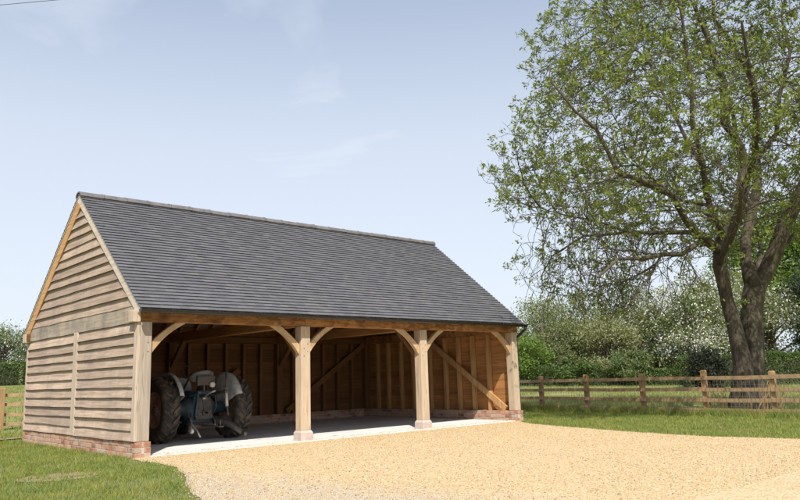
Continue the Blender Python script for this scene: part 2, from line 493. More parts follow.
for x0 in (0.0, 3.0, 6.0, 9.0):
    post(x0+.01, x0+.19, W-.2, W-.03, PZ, BZ, M['stud'])

# curved knee braces
def brace(x, side, ztop=BZ, r=.60, H=.52, a_=.19, thick=.085):
    """from the post face at x sweep up to the beam; side +1 goes right"""
    mb = MB(); n = 10; vs = []
    for k in range(n+1):
        t = k/n
        nrm = Vector((side*.66, -.75))
        lo = Vector((side*r*t, -H*(1-t))) - nrm*(.055*math.sin(math.pi*t))
        hi = Vector((side*(r-a_)*t, -(H-a_)*(1-t))) - nrm*(.012*math.sin(math.pi*t))
        for q in (lo, hi):
            qx = max(0, q.x*side)*side; qz = min(0, q.y)
            for yy in (.1-thick/2, .1+thick/2):
                vs.append((x+qx, yy, ztop+qz))
    fs = []
    for k in range(n):
        b = k*4
        fs += [(b, b+4, b+6, b+2), (b+1, b+3, b+7, b+5), (b, b+1, b+5, b+4), (b+2, b+6, b+7, b+3)]
    fs += [(0,2,3,1), (n*4, n*4+1, n*4+3, n*4+2)]
    mb.add(vs, fs)
    return bp(mb, 'curved_brace', M['brace'], bevel=.006)
brace(.2, 1); brace(3.0, -1); brace(3.2, 1); brace(6.0, -1); brace(6.2, 1); brace(9.0, -1)

# eaves beam in scarfed lengths with butt joints, back plate
eb = MB()
for a, b in ((-.115, 3.1), (3.103, 6.1), (6.103, 9.25)):
    eb.box(a, b, .015, .205, BZ, ET-.055)
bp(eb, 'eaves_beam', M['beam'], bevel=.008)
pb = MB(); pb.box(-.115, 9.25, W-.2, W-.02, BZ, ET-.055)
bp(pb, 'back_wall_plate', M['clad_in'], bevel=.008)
# rafters with their feet on the beam
def slope_pt(side, dist, drop):
    """point at distance up the slope from the eave edge, dropped square to the roof"""
    y = EY + dist*cs + drop*sn; z = EZ + dist*sn - drop*cs
    return (y, z) if side == 0 else (W-y, z)
for side in (0, 1):
    k = 0
    x = .1
    while x < 9.15:
        mb = MB()
        (y0, z0), (y1, z1) = slope_pt(side, .05 if side == 0 else .02, .112), slope_pt(side, SL-.02, .112)
        mb.beam((x, y0, z0), (x, y1, z1), .055, .12)
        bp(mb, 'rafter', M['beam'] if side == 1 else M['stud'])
        x += .40 if x < 9 else 1
    # purlin
    mb = MB(); y, z = slope_pt(side, SL*.5, .235); mb.beam((-.02, y, z), (9.22, y, z), .15, .15)
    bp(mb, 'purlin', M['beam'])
mb = MB(); mb.box(.02, 9.14, W-.115, W-.095, ET-.053, 2.455); bp(mb, 'eaves_blocking', M['clad_in'])
# tie beams and trusses
for x in (3.1, 6.1):
    mb = MB(); mb.box(x-.09, x+.09, .21, W-.21, BZ+.002, BZ+.2); bp(mb, 'tie_beam', M['clad_in_y'], bevel=.01)
    mb = MB(); mb.beam((x, W/2, BZ+.21), (x, W/2, RZ-.25), .14, .14, up=(1,0,0)); bp(mb, 'king_post', M['stud'])
for x in (3.1, 6.1):
    for sgn in (1, -1):
        yb = .2 if sgn > 0 else W-.2
        mb = MB(); mb.beam((x, yb, 1.5), (x, yb+sgn*.6, BZ+.02), .08, .11, up=(1,0,0)); bp(mb, 'tie_beam_brace', M['stud'])

# cladding: feather-edged boards with waney lower edges
def boards(mb, zs, u0f, u1f, place, tb=.052, tt=.008, seed=0, wob=.007, slant=False):
    for i in range(len(zs)-1):
        z0, z1 = zs[i], zs[i+1]
        u0, u1 = u0f(z0, z1), u1f(z0, z1)
        if u1-u0 < .05: continue
        u0t, u1t = (u0f(z1+.03, 0), u1f(z1+.03, 0)) if slant else (u0, u1)
        if u1t < u0t: u0t = u1t = (u0t+u1t)/2
        # boards come in lengths
        n = max(2, int((u1-u0)/.12)); vs = []
        jit = random.uniform(-.006, .006); tbb = tb*random.uniform(.8, 1.15)
        for k in range(n+1):
            u = u0+(u1-u0)*k/n
            ut = u0t+(u1t-u0t)*k/n
            w = wob*noise.noise(Vector((u*1.3, i*7.3+seed, 0)))*1.6 + wob*.4*noise.noise(Vector((u*6, i*3.1+seed, 4)))
            bow = .004*noise.noise(Vector((u*1.7, i*5.1, seed+9)))
            zb = z0+w+jit
            zt = z1+.035
            vs += [place(u, .013, zb+.004), place(u, tbb+bow, zb), place(ut, tt+bow, zt), place(ut, .0, zt)]
        fs = []
        for k in range(n):
            b = k*4
            for q in range(4):
                q2 = (q+1) % 4
                fs.append((b+q, b+4+q, b+4+q2, b+q2))
        fs += [(3,2,1,0), (n*4, n*4+1, n*4+2, n*4+3)]
        mb.add(vs, fs)

gable_place = lambda u, n, z: (-n+.0, u, z)
zs_low = list(np.linspace(PZ+.012, 2.045, 12))
mb = MB()
boards(mb, zs_low, lambda a,b: .115, lambda a,b: 2.6, gable_place, seed=1)
boards(mb, zs_low, lambda a,b: 2.8, lambda a,b: W-.09, gable_place, seed=2)
bp(mb, 'lower_gable_boards', M['clad'])
def gy(z, inset=.115):   # half of the gable triangle, y of the roof underside at height z
    return EY + (z-EZ)*cs/sn + inset
mb = MB()
zs_up = list(np.linspace(2.31, 4.56, 14))
boards(mb, zs_up, lambda a,b: max(.02, gy(a)), lambda a,b: min(W-.02, W-gy(a)), gable_place, seed=3, slant=True)
bp(mb, 'upper_gable_boards', M['clad'])
mb = MB()
boards(mb, [2.06, 2.285], lambda a,b: -.0, lambda a,b: W, lambda u,n,z: (-n-.012, u, z), tb=.035, tt=.028, seed=4, wob=.006)
bp(mb, 'greyed_tie_board', M['oldbeam'])['label'] = 'wide greyed board across the gable at eaves height'
mb = MB(); mb.box(-.052, 0, 2.6, 2.8, PZ+.01, 2.062); bp(mb, 'centre_post', M['trim'], bevel=.006)
mb = MB(); mb.box(-.045, .0115, -.0, .115, PZ+.01, 2.06); bp(mb, 'corner_trim', M['trim'], bevel=.005)
mb = MB(); mb.box(-.045, .05, W-.09, W+.005, PZ+.01, 2.06); bp(mb, 'corner_trim', M['trim'], bevel=.005)
# backing behind the gable boards so no light leaks
mb = MB(); mb.box(.002, .012, .21, W-.01, PZ, BZ); 
vs = [(.006, .12, BZ), (.006, W-.12, BZ), (.006, RY, 4.55)]
mb.add(vs + [(x+.006, y, z) for x, y, z in vs], [(0,1,2), (5,4,3), (0,3,4,1), (1,4,5,2), (2,5,3,0)])
bp(mb, 'gable_sheathing', M['clad_in_y'])
# projecting plate ends
mb = MB(); mb.box(-.125, -.002, -.035, .165, 2.05, 2.235); bp(mb, 'beam_end', M['trim'], bevel=.01)
mb = MB(); mb.box(-.125, -.002, W-.165, W+.06, 2.03, 2.215); bp(mb, 'beam_end', M['trim'], bevel=.01)

# back and right walls seen from the inside
zs_b = list(np.linspace(PZ-.02, 2.06, 12))
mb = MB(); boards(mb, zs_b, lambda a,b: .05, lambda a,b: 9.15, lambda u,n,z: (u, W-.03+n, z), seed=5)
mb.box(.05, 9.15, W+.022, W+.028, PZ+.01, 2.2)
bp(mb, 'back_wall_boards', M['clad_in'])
mb = MB(); boards(mb, zs_b, lambda a,b: .2, lambda a,b: W-.05, lambda u,n,z: (9.17+n*.8, u, z), seed=6)
zs_b2 = list(np.linspace(2.06, 4.5, 14))
boards(mb, zs_b2, lambda a,b: max(.02, gy(a)), lambda a,b: min(W-.02, W-gy(a)), lambda u,n,z: (9.17+n*.8, u, z), seed=7, slant=True)
bp(mb, 'right_wall_boards', M['clad_in_y'])
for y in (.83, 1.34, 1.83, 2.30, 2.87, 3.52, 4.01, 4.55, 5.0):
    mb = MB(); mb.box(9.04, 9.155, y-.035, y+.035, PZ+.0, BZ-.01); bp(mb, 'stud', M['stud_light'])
    mb = MB(); h = min(gy(0), 0)
    zt = EZ + (min(y, W-y)-EY-.2)*sn/cs
    mb.box(9.04, 9.155, y-.03, y+.03, BZ+.2, max(BZ+.25, zt)); bp(mb, 'gable_stud', M['stud'])
for k in range(17):
    x = .55+k*.5
    if abs((x-.1) % 3) < .2 or abs((x-.1) % 3) > 2.8: continue
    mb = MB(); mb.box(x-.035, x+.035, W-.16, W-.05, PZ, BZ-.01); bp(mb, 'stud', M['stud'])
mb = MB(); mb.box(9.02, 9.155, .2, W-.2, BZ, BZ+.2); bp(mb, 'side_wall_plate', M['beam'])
def walldiag(p0, p1, w=.14, t=.05, up=(0,1,0), mat='stud'):
    mb = MB(); mb.beam(p0, p1, w, t, up=up); bp(mb, 'wall_brace', M[mat])
walldiag((9.02, .30, .28), (9.02, 2.9, 2.06), up=(1,0,0), mat='stud_light')
walldiag((6.3, W-.185, .3), (8.95, W-.185, 2.05))
walldiag((2.9, W-.185, .3), (.35, W-.185, 2.05))
walldiag((3.3, W-.185, .3), (4.9, W-.185, 1.4))

# roof: deck, tiles laid course by course, ridge
rf = MB()
for side in (0, 1):
    pts = []
    for dd, dr in ((.03, .050), (SL-.01, .050), (SL-.01, .042), (.03, .042)):
        pts.append(slope_pt(side, dd, dr))
    vs = [(X0+.03, y, z) for y, z in pts] + [(X1-.03, y, z) for y, z in pts]
    rf.add(vs, [(0,1,2,3), (7,6,5,4), (0,4,5,1), (1,5,6,2), (2,6,7,3), (3,7,4,0)])
roof = bp(rf, 'roof', M['membrane'])
def tiles(side):
    g_ = .1; tw = .165; mb = MB()
    nc = int(SL/g_)+1
    for c in range(nc):
        d0 = c*g_ - .015
        off = (tw/2 if c % 2 else 0)
        x = X0 - (tw/2 if c % 2 else 0)
        while x < X1-.01:
            a = max(x+.001, X0); b = min(x+tw-.001, X1)
            x += tw
            if b-a < .03: continue
            lift = random.uniform(-.001, .0025); dj = random.uniform(-.0025, .0025); tilt = random.uniform(-.001, .001)
            d1 = min(d0+g_+.045, SL-.005)
            t0 = .010                # tile thickness at the tail
            cols = []
            for (xx, tl) in ((a, tilt), (b, -tilt)):
                for dd, dr in ((d0+dj, .026-t0-lift+tl*.0-.012), (d0+dj, .028-lift*.5-.012+tl), (d1, .040), (d1, .030)):
                    y, z = slope_pt(side, dd, dr + tl)
                    cols.append((xx, y, z))
            # order: top tail, bottom tail, bottom head, top head
            mb.add(cols, [(0,1,2,3), (7,6,5,4), (0,4,5,1), (1,5,6,2), (2,6,7,3), (3,7,4,0)])
    return mb
for side in (0, 1):
    tiles(side).build('roof_tiles', M['tile'], roof)
rg_ = MB(); x = X0-.01
while x < X1:
    b = min(x+.44, X1+.01)
    j = random.uniform(-.004, .004)
    prof = []
    for (dx0, dx1, rr) in ((x, b-.0, .0), (b-.035, b-.002, .012)):
        vs = []; n = 7
        for xx in (dx0, dx1):
            for k in range(n):
                t = math.pi*(k/(n-1))
                w = .135+rr; h = .075+rr
                yy = RY - math.cos(t)*w; zz = RZ + j - .085 + .095*math.sin(t)**.8*1.0 + rr*.6*math.sin(t)
                vs.append((xx, yy, zz))
            for k in reversed(range(n)):
                t = math.pi*(k/(n-1))
                vs.append((xx, RY-math.cos(t)*(.118), RZ+j-.10+.085*math.sin(t)))
        m_ = 2*n
        fs = [tuple(range(m_))[::-1], tuple(range(m_, 2*m_))]
        for k in range(m_):
            k2 = (k+1) % m_
            fs.append((k, k2, m_+k2, m_+k))
        rg_.add(vs, fs)
    x += .45
rg_.build('ridge_tiles', M['ridge'], roof, smooth=False)
for side in (0, 1):
    for xx in (X0+.008, X1-.04):
        vm = MB()
        pts = [slope_pt(side, .0, .028), slope_pt(side, SL-.01, .032), slope_pt(side, SL-.01, .062), slope_pt(side, .0, .062)]
        vs = [(xx, y, z) for y, z in pts] + [(xx+.03, y, z) for y, z in pts]
        vm.add(vs, [(0,1,2,3), (7,6,5,4), (0,4,5,1), (1,5,6,2), (2,6,7,3), (3,7,4,0)])
        vm.build('verge_mortar', M['mortar'], roof)
for side, mat, depth in ((0, 'barge_p', .125), (1, 'barge_o', .21)):
    for xa, xb in ((X0+.016, X0+.052), (X1-.05, X1-.014)):
        mb = MB()
        pts = [slope_pt(side, .0, .064), slope_pt(side, SL-.0, .064), slope_pt(side, SL-.0+.0, .064+depth), slope_pt(side, .06, .064+depth)]
        if side == 1:
            pts = [slope_pt(1, .0, .064), slope_pt(1, SL-.002, .064), slope_pt(1, SL+.0-.002-.02, .064+depth), slope_pt(1, .06, .064+depth)]
        vs = [(xa, y, z) for y, z in pts] + [(xb-(.004 if side else 0), y, z) for y, z in pts]
        if side == 1: vs = [(x_+.002, y, z) for x_, y, z in vs]
        mb.add(vs, [(0,1,2,3), (7,6,5,4), (0,4,5,1), (1,5,6,2), (2,6,7,3), (3,7,4,0)])
        bp(mb, 'barge_board', M[mat])
# gutters
def gutter(side, name='gutter'):
    mb = MB(); n = 8; r = .055
    yc = EY-.035; zc = EZ-.045
    if side: yc = W-yc
    vs = []
    for xx in (X0-.01, X1+.03):
        for k in range(n+1):
            t = math.pi + math.pi*k/n
            vs.append((xx, yc+r*math.cos(t), zc+r*math.sin(t)))
        for k in reversed(range(n+1)):
            t = math.pi + math.pi*k/n
            vs.append((xx, yc+(r-.005)*math.cos(t), zc+(r-.005)*math.sin(t)+.001))
    m_ = 2*(n+1)
    fs = []
    for k in range(m_):
        k2 = (k+1) % m_
        fs.append((k, k2, m_+k2, m_+k))
    mb.add(vs, fs)
    for xx in (X0-.012, X1+.03):
        c_ = [(xx, yc+r*math.cos(math.pi+math.pi*k/n), zc+r*math.sin(math.pi+math.pi*k/n)) for k in range(n+1)]
        c2 = [(xx+.004, y, z) for _, y, z in c_]
        mb.add(c_+c2, [tuple(range(n+1)), tuple(reversed(range(n+1, 2*n+2)))])
    o = bp(mb, name, M['gutter'], smooth=False)
    x = .4
    br = MB()
    while x < 9.2:
        br.box(x-.015, x+.015, yc-.062, yc-.056, zc-.03, zc+.012)
        x += .8
    if not side: br.build('gutter_bracket', M['gutter'], o)
    return o
gutter(0); gutter(1)
mb = MB(); mb.tube([(9.27,EY-.035,EZ-.09), (9.27,EY-.03,EZ-.15), (9.262,-.04,EZ-.27), (9.255,.06,EZ-.34), (9.255,.07,EZ-.42), (9.255,.07,.30), (9.27,.05,.22), (9.3,-.0,.16)], .032, 10)
bp(mb, 'downpipe', M['gutter'], smooth=True)

# ------------------------------------------------------------------ tractor
TT = {}
TT['tyre'] = simple('worn_tyre_rubber', (.035,.033,.031), .85, .3, 7, bump=.3, dirt=(.19,.14,.095), dirt_amt=.6)
TT['mud'] = simple('muddy_tyre_lugs', (.06,.05,.04), .9, .4, 9, bump=.4, dirt=(.20,.145,.09), dirt_amt=.75)
TT['rim'] = simple('rusty_wheel_rim', (.30,.21,.17), .6, .3, 10, dirt=(.16,.07,.035), dirt_amt=.7)
TT['grey'] = simple('grey_tractor_paint', (.46,.465,.47), .5, .12, 7, spec=.4, dirt=(.13,.11,.085), dirt_amt=.6)
TT['dull'] = simple('dull_grey_paint', (.20,.20,.205), .6, .25, 9, dirt=(.09,.075,.06), dirt_amt=.8)
TT['blue'] = simple('blue_tractor_paint', (.016,.045,.075), .5, .3, 7, spec=.5, dirt=(.06,.055,.05), dirt_amt=.8)
TT['iron'] = simple('greasy_cast_iron', (.075,.07,.065), .5, .35, 10, metal=.3, dirt=(.16,.11,.07), dirt_amt=.6)
TT['steel'] = simple('bare_steel', (.45,.43,.40), .4, .2, 10, metal=.6)
TT['lamp'] = simple('lamp_glass', (.55,.5,.46), .15, .05, 5, spec=.8)
TT['red'] = simple('red_lens', (.4,.03,.02), .2, .05, 5, spec=.8)
TT['seat'] = simple('dark_seat_pad', (.05,.05,.05), .6, .2, 6)

trac = tag(empty('vintage_tractor', (2.02, 2.08, .03)), 'small vintage grey and blue tractor parked in the left bay, rear end showing', 'tractor')
def tp(mb, name, mat, parent=None, **kw):
    return mb.build(name, mat, parent or trac, **kw)
def wheel(name, cx, cy, r, w, rim_r, lugs, outer):
    """local to the tractor; axis along x"""
    root = MB()
    # rim/dish
    root.lathe([(-w*.34, rim_r+.01), (-w*.36, rim_r-.02), (-w*.2, rim_r-.04), (outer*w*.1, rim_r*.62), (outer*w*.18, rim_r*.30), (outer*w*.24, .09), (outer*w*.30, .085), (outer*w*.30, .0)], (cx, cy, r), 'x', 36)
    root.lathe([(w*.34, rim_r+.01), (w*.36, rim_r-.02), (w*.2, rim_r-.04), (outer*w*.1-.01, rim_r*.62)], (cx, cy, r), 'x', 36)
    wh = tp(root, name, TT['rim'], smooth=True)
    ty = MB()
    prof = [(-w*.34, rim_r), (-w*.47, rim_r+(r-rim_r)*.25), (-w*.52, rim_r+(r-rim_r)*.55), (-w*.47, rim_r+(r-rim_r)*.83), (-w*.30, r-.035), (0, r-.025), (w*.30, r-.035), (w*.47, rim_r+(r-rim_r)*.83), (w*.52, rim_r+(r-rim_r)*.55), (w*.47, rim_r+(r-rim_r)*.25), (w*.34, rim_r)]
    ty.lathe(prof, (cx, cy, r), 'x', 48)
    t_ = tp(ty, 'tyre', TT['tyre'], wh, smooth=True)
    lg = MB()
    if lugs:
        for k in range(lugs):
            for sgn in (-1, 1):
                t0 = 2*math.pi*(k+(.5 if sgn > 0 else 0))/lugs
                dt = .24
                vs = []
                for q in range(4):
                    f = q/3.0
                    off = sgn*(w*.02 + (w*.50-w*.02)*f)
                    t = t0 + dt*(1-f)*1.0
                    rt = r - .03 - (.0 if f < .7 else (f-.7)*.16)
                    for hh in (0, .034):
                        for da in (-.026, .026):
                            vs.append((cx+off, cy+(rt+hh)*math.cos(t+da/r), r+(rt+hh)*math.sin(t+da/r)))
                fs = []
                for q in range(3):
                    b = q*4
                    fs += [(b, b+4, b+5, b+1), (b+2, b+3, b+7, b+6), (b, b+2, b+6, b+4), (b+1, b+5, b+7, b+3)]
                fs += [(0,1,3,2), (12,14,15,13)]
                lg.add(vs, fs)
    else:
        for k in range(3):
            o_ = (-.3+.3*k)*w
            lg.lathe([(o_-.012, r-.03), (o_-.010, r-.004), (o_+.010, r-.004), (o_+.012, r-.03)], (cx, cy, r), 'x', 40)
    tp(lg, 'tread', TT['mud'], wh, bevel=.004)
    hb = MB()
    for k in range(6):
        t = 2*math.pi*k/6
        hb.lathe([(0, .0), (outer*.02, .0), (outer*.02, .014), (-outer*.02, .014)], (cx+outer*w*.30, cy+.06*math.cos(t), r+.06*math.sin(t)), 'x', 6)
    tp(hb, 'hub_bolts', TT['iron'], wh)
    return wh
RW = .735
wheel('rear_wheel', -RW, 0, .60, .31, .33, 20, -1)
wheel('rear_wheel', RW, 0, .60, .31, .33, 20, 1)
wheel('front_wheel', -.56, 1.75, .34, .14, .20, 0, -1)
wheel('front_wheel', .56, 1.75, .34, .14, .20, 0, 1)
# fenders: curved shell over each rear wheel with a rounded inner plate
def fender(cx, sgn):
    mb = MB(); n = 22; vs = []; fs = []
    a0, a1 = math.radians(24), math.radians(158)
    for k in range(n+1):
        t = a0+(a1-a0)*k/n
        rr = .665
        # t measured from forward (+y); rear is pi
        for (ox, r2) in ((-sgn*.215, .10), (-sgn*.215, .30), (-sgn*.215, .50), (-sgn*.21, .60), (-sgn*.19, rr-.015), (-sgn*.16, rr+.004), (-sgn*.10, rr+.002)):
            vs.append((cx+ox, r2*math.cos(t), .60+r2*math.sin(t)+(.0)))
    m_ = 7
    for k in range(n):
        for j in range(m_-1):
            fs.append((k*m_+j, (k+1)*m_+j, (k+1)*m_+j+1, k*m_+j+1))
    mb.add(vs, fs)
    o = tp(mb, 'fender', TT['grey'], smooth=True)
    so = o.modifiers.new('solid', 'SOLIDIFY'); so.thickness = .006
    return o
f1 = fender(-RW, -1); f2 = fender(RW, 1)
# rear axle, centre housing, transmission, engine, bonnet
mb = MB()
mb.lathe([(-RW+.10, 0), (-RW+.10, .10), (-.42, .11), (-.28, .15), (-.22, .24), (.22, .24), (.28, .15), (.42, .11), (RW-.10, .10), (RW-.10, 0)], (0, 0, .60), 'x', 20)
tp(mb, 'rear_axle', TT['blue'], smooth=True)
mb = MB()
def blk(mb, x, y0, y1, z0, z1, tx=0.0, tz=0.0):
    vs = []
    for y, k in ((y0, 0), (y1, 1)):
        for sx, zz in ((-1, z0), (1, z0), (1, z1), (-1, z1)):
            vs.append((sx*(x-tx*(1 if zz == z1 else 0)), y, zz))
    mb.add(vs, [(0,1,2,3), (7,6,5,4), (0,4,5,1), (1,5,6,2), (2,6,7,3), (3,7,4,0)])
blk(mb, .245, -.24, .45, .32, .84, .07)
blk(mb, .15, .45, 1.15, .38, .78, .03)
tp(mb, 'gearbox_housing', TT['blue'], bevel=.03)
mb = MB()
blk(mb, .175, -.33, -.24, .40, .80, .05)
mb.lathe([(0, 0), (0, .055), (.05, .06), (.05, .0)], (0, -.37, .52), 'y', 18)
mb.lathe([(0, .02), (.09, .02), (.09, 0)], (0, -.44, .52), 'y', 12)
for sx in (-1, 1):
    for zz in (.47, .60, .74):
        mb.lathe([(0, 0), (0, .016), (.02, .016)], (sx*.12, -.345, zz), 'y', 8)
tp(mb, 'rear_cover', TT['iron'], bevel=.008)
mb = MB()
blk(mb, .20, -.26, .18, .84, .93, .03)
mb.lathe([(-.27, 0), (-.27, .04), (.27, .04), (.27, 0)], (0, -.2, .86), 'x', 14)
tp(mb, 'hydraulic_top_cover', TT['blue'], bevel=.02)
for sgn in (-1, 1):
    mb = MB(); mb.beam((sgn*.25, -.2, .86), (sgn*.27, -.62, .90), .045, .07, h1=.045)
    mb.tube([(sgn*.27, -.60, .90), (sgn*.33, -.62, .46)], .018, 8)
    mb.lathe([(-.03, 0), (-.03, .035), (.03, .035), (.03, 0)], (sgn*.27, -.62, .90), 'x', 12)
    tp(mb, 'lift_arm', TT['blue'] if sgn < 0 else TT['iron'], bevel=.004)
    mb = MB()
    mb.tube([(sgn*.20, -.12, .40), (sgn*.28, -.35, .37), (sgn*.41, -.60, .28), (sgn*.52, -.80, .14 if sgn > 0 else .24)], [.03, .028, .026, .03] if sgn < 0 else [.06, .07, .065, .05], 8)
    mb.lathe([(-.025, .015), (-.025, .05), (.025, .05), (.025, .015), (-.025, .015)], (sgn*(.54 if sgn > 0 else .52), -.86, .12 if sgn > 0 else .24), 'x', 16)
    tp(mb, 'lower_link', TT['steel'] if sgn < 0 else TT['iron'], smooth=True)
mb = MB(); mb.tube([(.29,-.60,.98), (.30,-.62,.62)], .032, 12); tp(mb, 'levelling_box', TT['steel'], smooth=True)
mb = MB(); mb.tube([(.29,-.60,1.22), (.295,-.61,.97)], .018, 10); mb.tube([(.29,-.60,1.22), (.25,-.66,1.24), (.25,-.70,1.22)], .012, 8); tp(mb, 'levelling_handle', TT['iron'], smooth=True)
mb = MB(); mb.tube([(0,-.30,.80), (0,-.5,.88), (.03,-.66,.92)], .02, 8); mb.lathe([(-.05,0),(-.05,.03),(.05,.03),(.05,0)], (0,-.31,.78), 'x', 10); tp(mb, 'top_link', TT['steel'], smooth=True)
mb = MB(); mb.box(-.045, .045, -.98, -.1, .27, .295); mb.box(-.30, .30, -.30, -.25, .25, .30); mb.tube([(0,-.93,.30), (0,-.93,.40)], .014, 8)
for sgn in (-1, 1): mb.beam((sgn*.28, -.27, .28), (sgn*.2, -.1, .42), .05, .02)
tp(mb, 'drawbar', TT['iron'], bevel=.003)
mb = MB(); mb.tube([(-.30,-.28,.50), (-.34,-.5,.34), (-.30,-.66,.20), (-.27,-.70,.10)], [.016,.014,.014,.02], 8); mb.tube([(.20,-.28,.45), (.14,-.48,.34), (.06,-.62,.28)], .013, 8); tp(mb, 'check_chain', TT['steel'], smooth=True)
for sgn in (-1, 1):
    mb = MB(); mb.tube([(sgn*.13,-.30,.88), (sgn*.17,-.42,.80), (sgn*.20,-.40,.62), (sgn*.16,-.34,.48)], .012, 6); mb.tube([(sgn*.08,-.33,.86), (sgn*.10,-.46,.70), (sgn*.05,-.42,.55)], .010, 6)
    tp(mb, 'hydraulic_hose', TT['seat'], smooth=True)
    mb = MB(); mb.beam((sgn*.30,-.02,.36), (sgn*.52,.10,.36), .22, .03); mb.beam((sgn*.24,.1,.50), (sgn*.42,.1,.36), .05, .03)
    tp(mb, 'foot_plate', TT['iron'], bevel=.004)
# seat with box and lamp behind
mb = MB(); n = 14; vs = [(0, -.16, 1.10)]
rings = [(.10, 1.098), (.17, 1.105), (.215, 1.135), (.235, 1.20)]
for (rr, zz) in rings:
    for k in range(n):
        t = 2*math.pi*k/n
        back = max(0, -math.sin(t))
        vs.append((rr*math.cos(t), -.16+rr*.85*math.sin(t), zz + (.10*back if rr > .2 else 0)))
fs = [(0, 1+k, 1+(k+1) % n) for k in range(n)]
for q in range(len(rings)-1):
    for k in range(n):
        k2 = (k+1) % n
        fs.append((1+q*n+k, 1+(q+1)*n+k, 1+(q+1)*n+k2, 1+q*n+k2))
mb.add(vs, fs)
so = tp(mb, 'seat_pan', TT['dull'], smooth=True); mm = so.modifiers.new('s', 'SOLIDIFY'); mm.thickness = .012
mb = MB(); mb.beam((0, -.02, .92), (0, -.2, 1.09), .05, .03); tp(mb, 'seat_spring', TT['iron'])
mb = MB(); mb.box(-.19, .17, -.40, -.34, 1.02, 1.20); mb.box(-.06, -.02, -.39, -.2, .92, 1.06); tp(mb, 'rear_plate_panel', TT['iron'], bevel=.012)
mb = MB(); mb.lathe([(0, 0), (-.012, .03), (-.0, .055), (.05, .05), (.07, .03), (.07, 0)], (.10, -.44, 1.03), 'y', 18); mb.tube([(.10,-.38,1.03), (.05,-.36,1.08)], .01, 6); tp(mb, 'work_lamp', TT['lamp'], smooth=True)
mb = MB(); mb.tube([(0, .62, .90), (0, .25, 1.24)], .018, 8)
tp(mb, 'steering_column', TT['iron'])
mb = MB()
c = Vector((0, .22, 1.27)); nrm = Vector((0, -.67, .74)).normalized(); a = Vector((1,0,0)); b = nrm.cross(a)
pts = [c+(a*math.cos(t)+b*math.sin(t))*.2 for t in np.linspace(0, 2*math.pi, 25)]
mb.tube(pts, .012, 8, caps=False)
for t in (0, 2.09, 4.19): mb.tube([c, c+(a*math.cos(t)+b*math.sin(t))*.2], .008, 6)
tp(mb, 'steering_wheel', TT['iron'], smooth=True)
mb = MB(); vs = []; n = 12
for y, w_, h_ in ((.62, .20, .36), (.75, .21, .385), (1.75, .185, .34), (1.95, .16, .27)):
    for k in range(n+1):
        t = math.pi*k/n
        vs.append((w_*math.copysign(abs(math.cos(t))**.6, math.cos(t)), y, .80+h_*math.sin(t)**.7*1.0))
fs = []
for q in range(3):
    for k in range(n): fs.append((q*(n+1)+k, q*(n+1)+k+1, (q+1)*(n+1)+k+1, (q+1)*(n+1)+k))
fs += [tuple(range(n+1)), tuple(reversed(range(3*(n+1), 4*(n+1))))]
mb.add(vs, fs); tp(mb, 'bonnet', TT['grey'], smooth=False, bevel=.01)
mb = MB(); blk(mb, .17, 1.15, 1.9, .36, .80); mb.beam((-.5, 1.75, .36), (.5, 1.75, .36), .07, .08); tp(mb, 'engine_block', TT['blue'], bevel=.02)

# ------------------------------------------------------------------ fences
def fence(name, pts, label, post_h=1.0, rail_zs=(.86, .60, .36, .13), mesh=True, front=-1, group=None):
    """posts stand at pts; rails nailed to one side"""
    root = empty(name, (pts[0][0], pts[0][1], terrain(*pts[0])))
    inv = Vector(root.location)
    tag(root, label, 'fence', group)
    for i, (x, y) in enumerate(pts):
        z = terrain(x, y); mb = MB()
        h = post_h*random.uniform(.97, 1.04)
        lean = random.uniform(-.012, .012); s = .055
        vs = []
        for zz in (-.2, h-.025, h):
            k = s if zz < h else s*.78
            for sx, sy in ((-1,-1),(1,-1),(1,1),(-1,1)):
                vs.append((x+sx*k+lean*zz-inv.x, y+sy*k+lean*zz*.5-inv.y, z+zz-inv.z))
        fs = [(0,3,2,1), (8,9,10,11)]
        for q in range(2):
            for k in range(4):
                k2 = (k+1) % 4; fs.append((q*4+k, q*4+k2, q*4+4+k2, q*4+4+k))
        mb.add(vs, fs)
        mb.build('fence_post', M['fpost'], root, bevel=.006)
    for i in range(len(pts)-1):
        a = Vector((*pts[i], terrain(*pts[i]))); b = Vector((*pts[i+1], terrain(*pts[i+1])))
        d = (b-a).normalized(); nn = Vector((d.y, -d.x, 0))*front*-.078
        for rz in rail_zs:
            mb = MB()
            j0, j1 = random.uniform(-.012, .012), random.uniform(-.012, .012)
            m0 = a + nn + Vector((0, 0, rz+j0)) - inv; m1 = b + nn + Vector((0, 0, rz+j1)) - inv
            mid = (m0+m1)/2 + Vector((0, 0, random.uniform(-.012, .006)))
            mb.beam(m0, mid, .032, .085); mb.beam(mid, m1-d*.006, .032, .085)
            mb.build('fence_rail', M['fence'], root)
    if mesh:
        mb = MB()
        a0 = [Vector((x, y, terrain(x, y))) for x, y in pts]
        for i in range(len(pts)-1):
            a, b = a0[i], a0[i+1]; d = (b-a); ln = d.length; d.normalize(); nn = Vector((d.y, -d.x, 0))*front*-.10
            k = 0
            while k*.10 < ln:
                p = a + d*(k*.10) + nn - inv
                mb.beam(p+Vector((0,0,.03)), p+Vector((0,0,.84)), .0028, .0028, up=(1,0,0)); k += 1
            for zz in (.05, .13, .22, .32, .44, .56, .70, .82):
                mb.beam(a+nn+Vector((0,0,zz))-inv, b+nn+Vector((0,0,zz))-inv, .0028, .0028)
        mb.build('stock_wire', M['wire'], root)
    return root
def fx(y): return 12.92 + .175*(y-2.0)*1.0
fy = [7.9, 6.1, 4.2, 2.38, .62, -1.25, -3.02, -4.66, -6.4, -8.2, -10.0]
fence('paddock_fence', [(fx(y)+.25*(1 if y > -2 else 0)*0+.2, y) for y in fy], 'four-rail timber fence with wire netting between the right lawn and the tree')
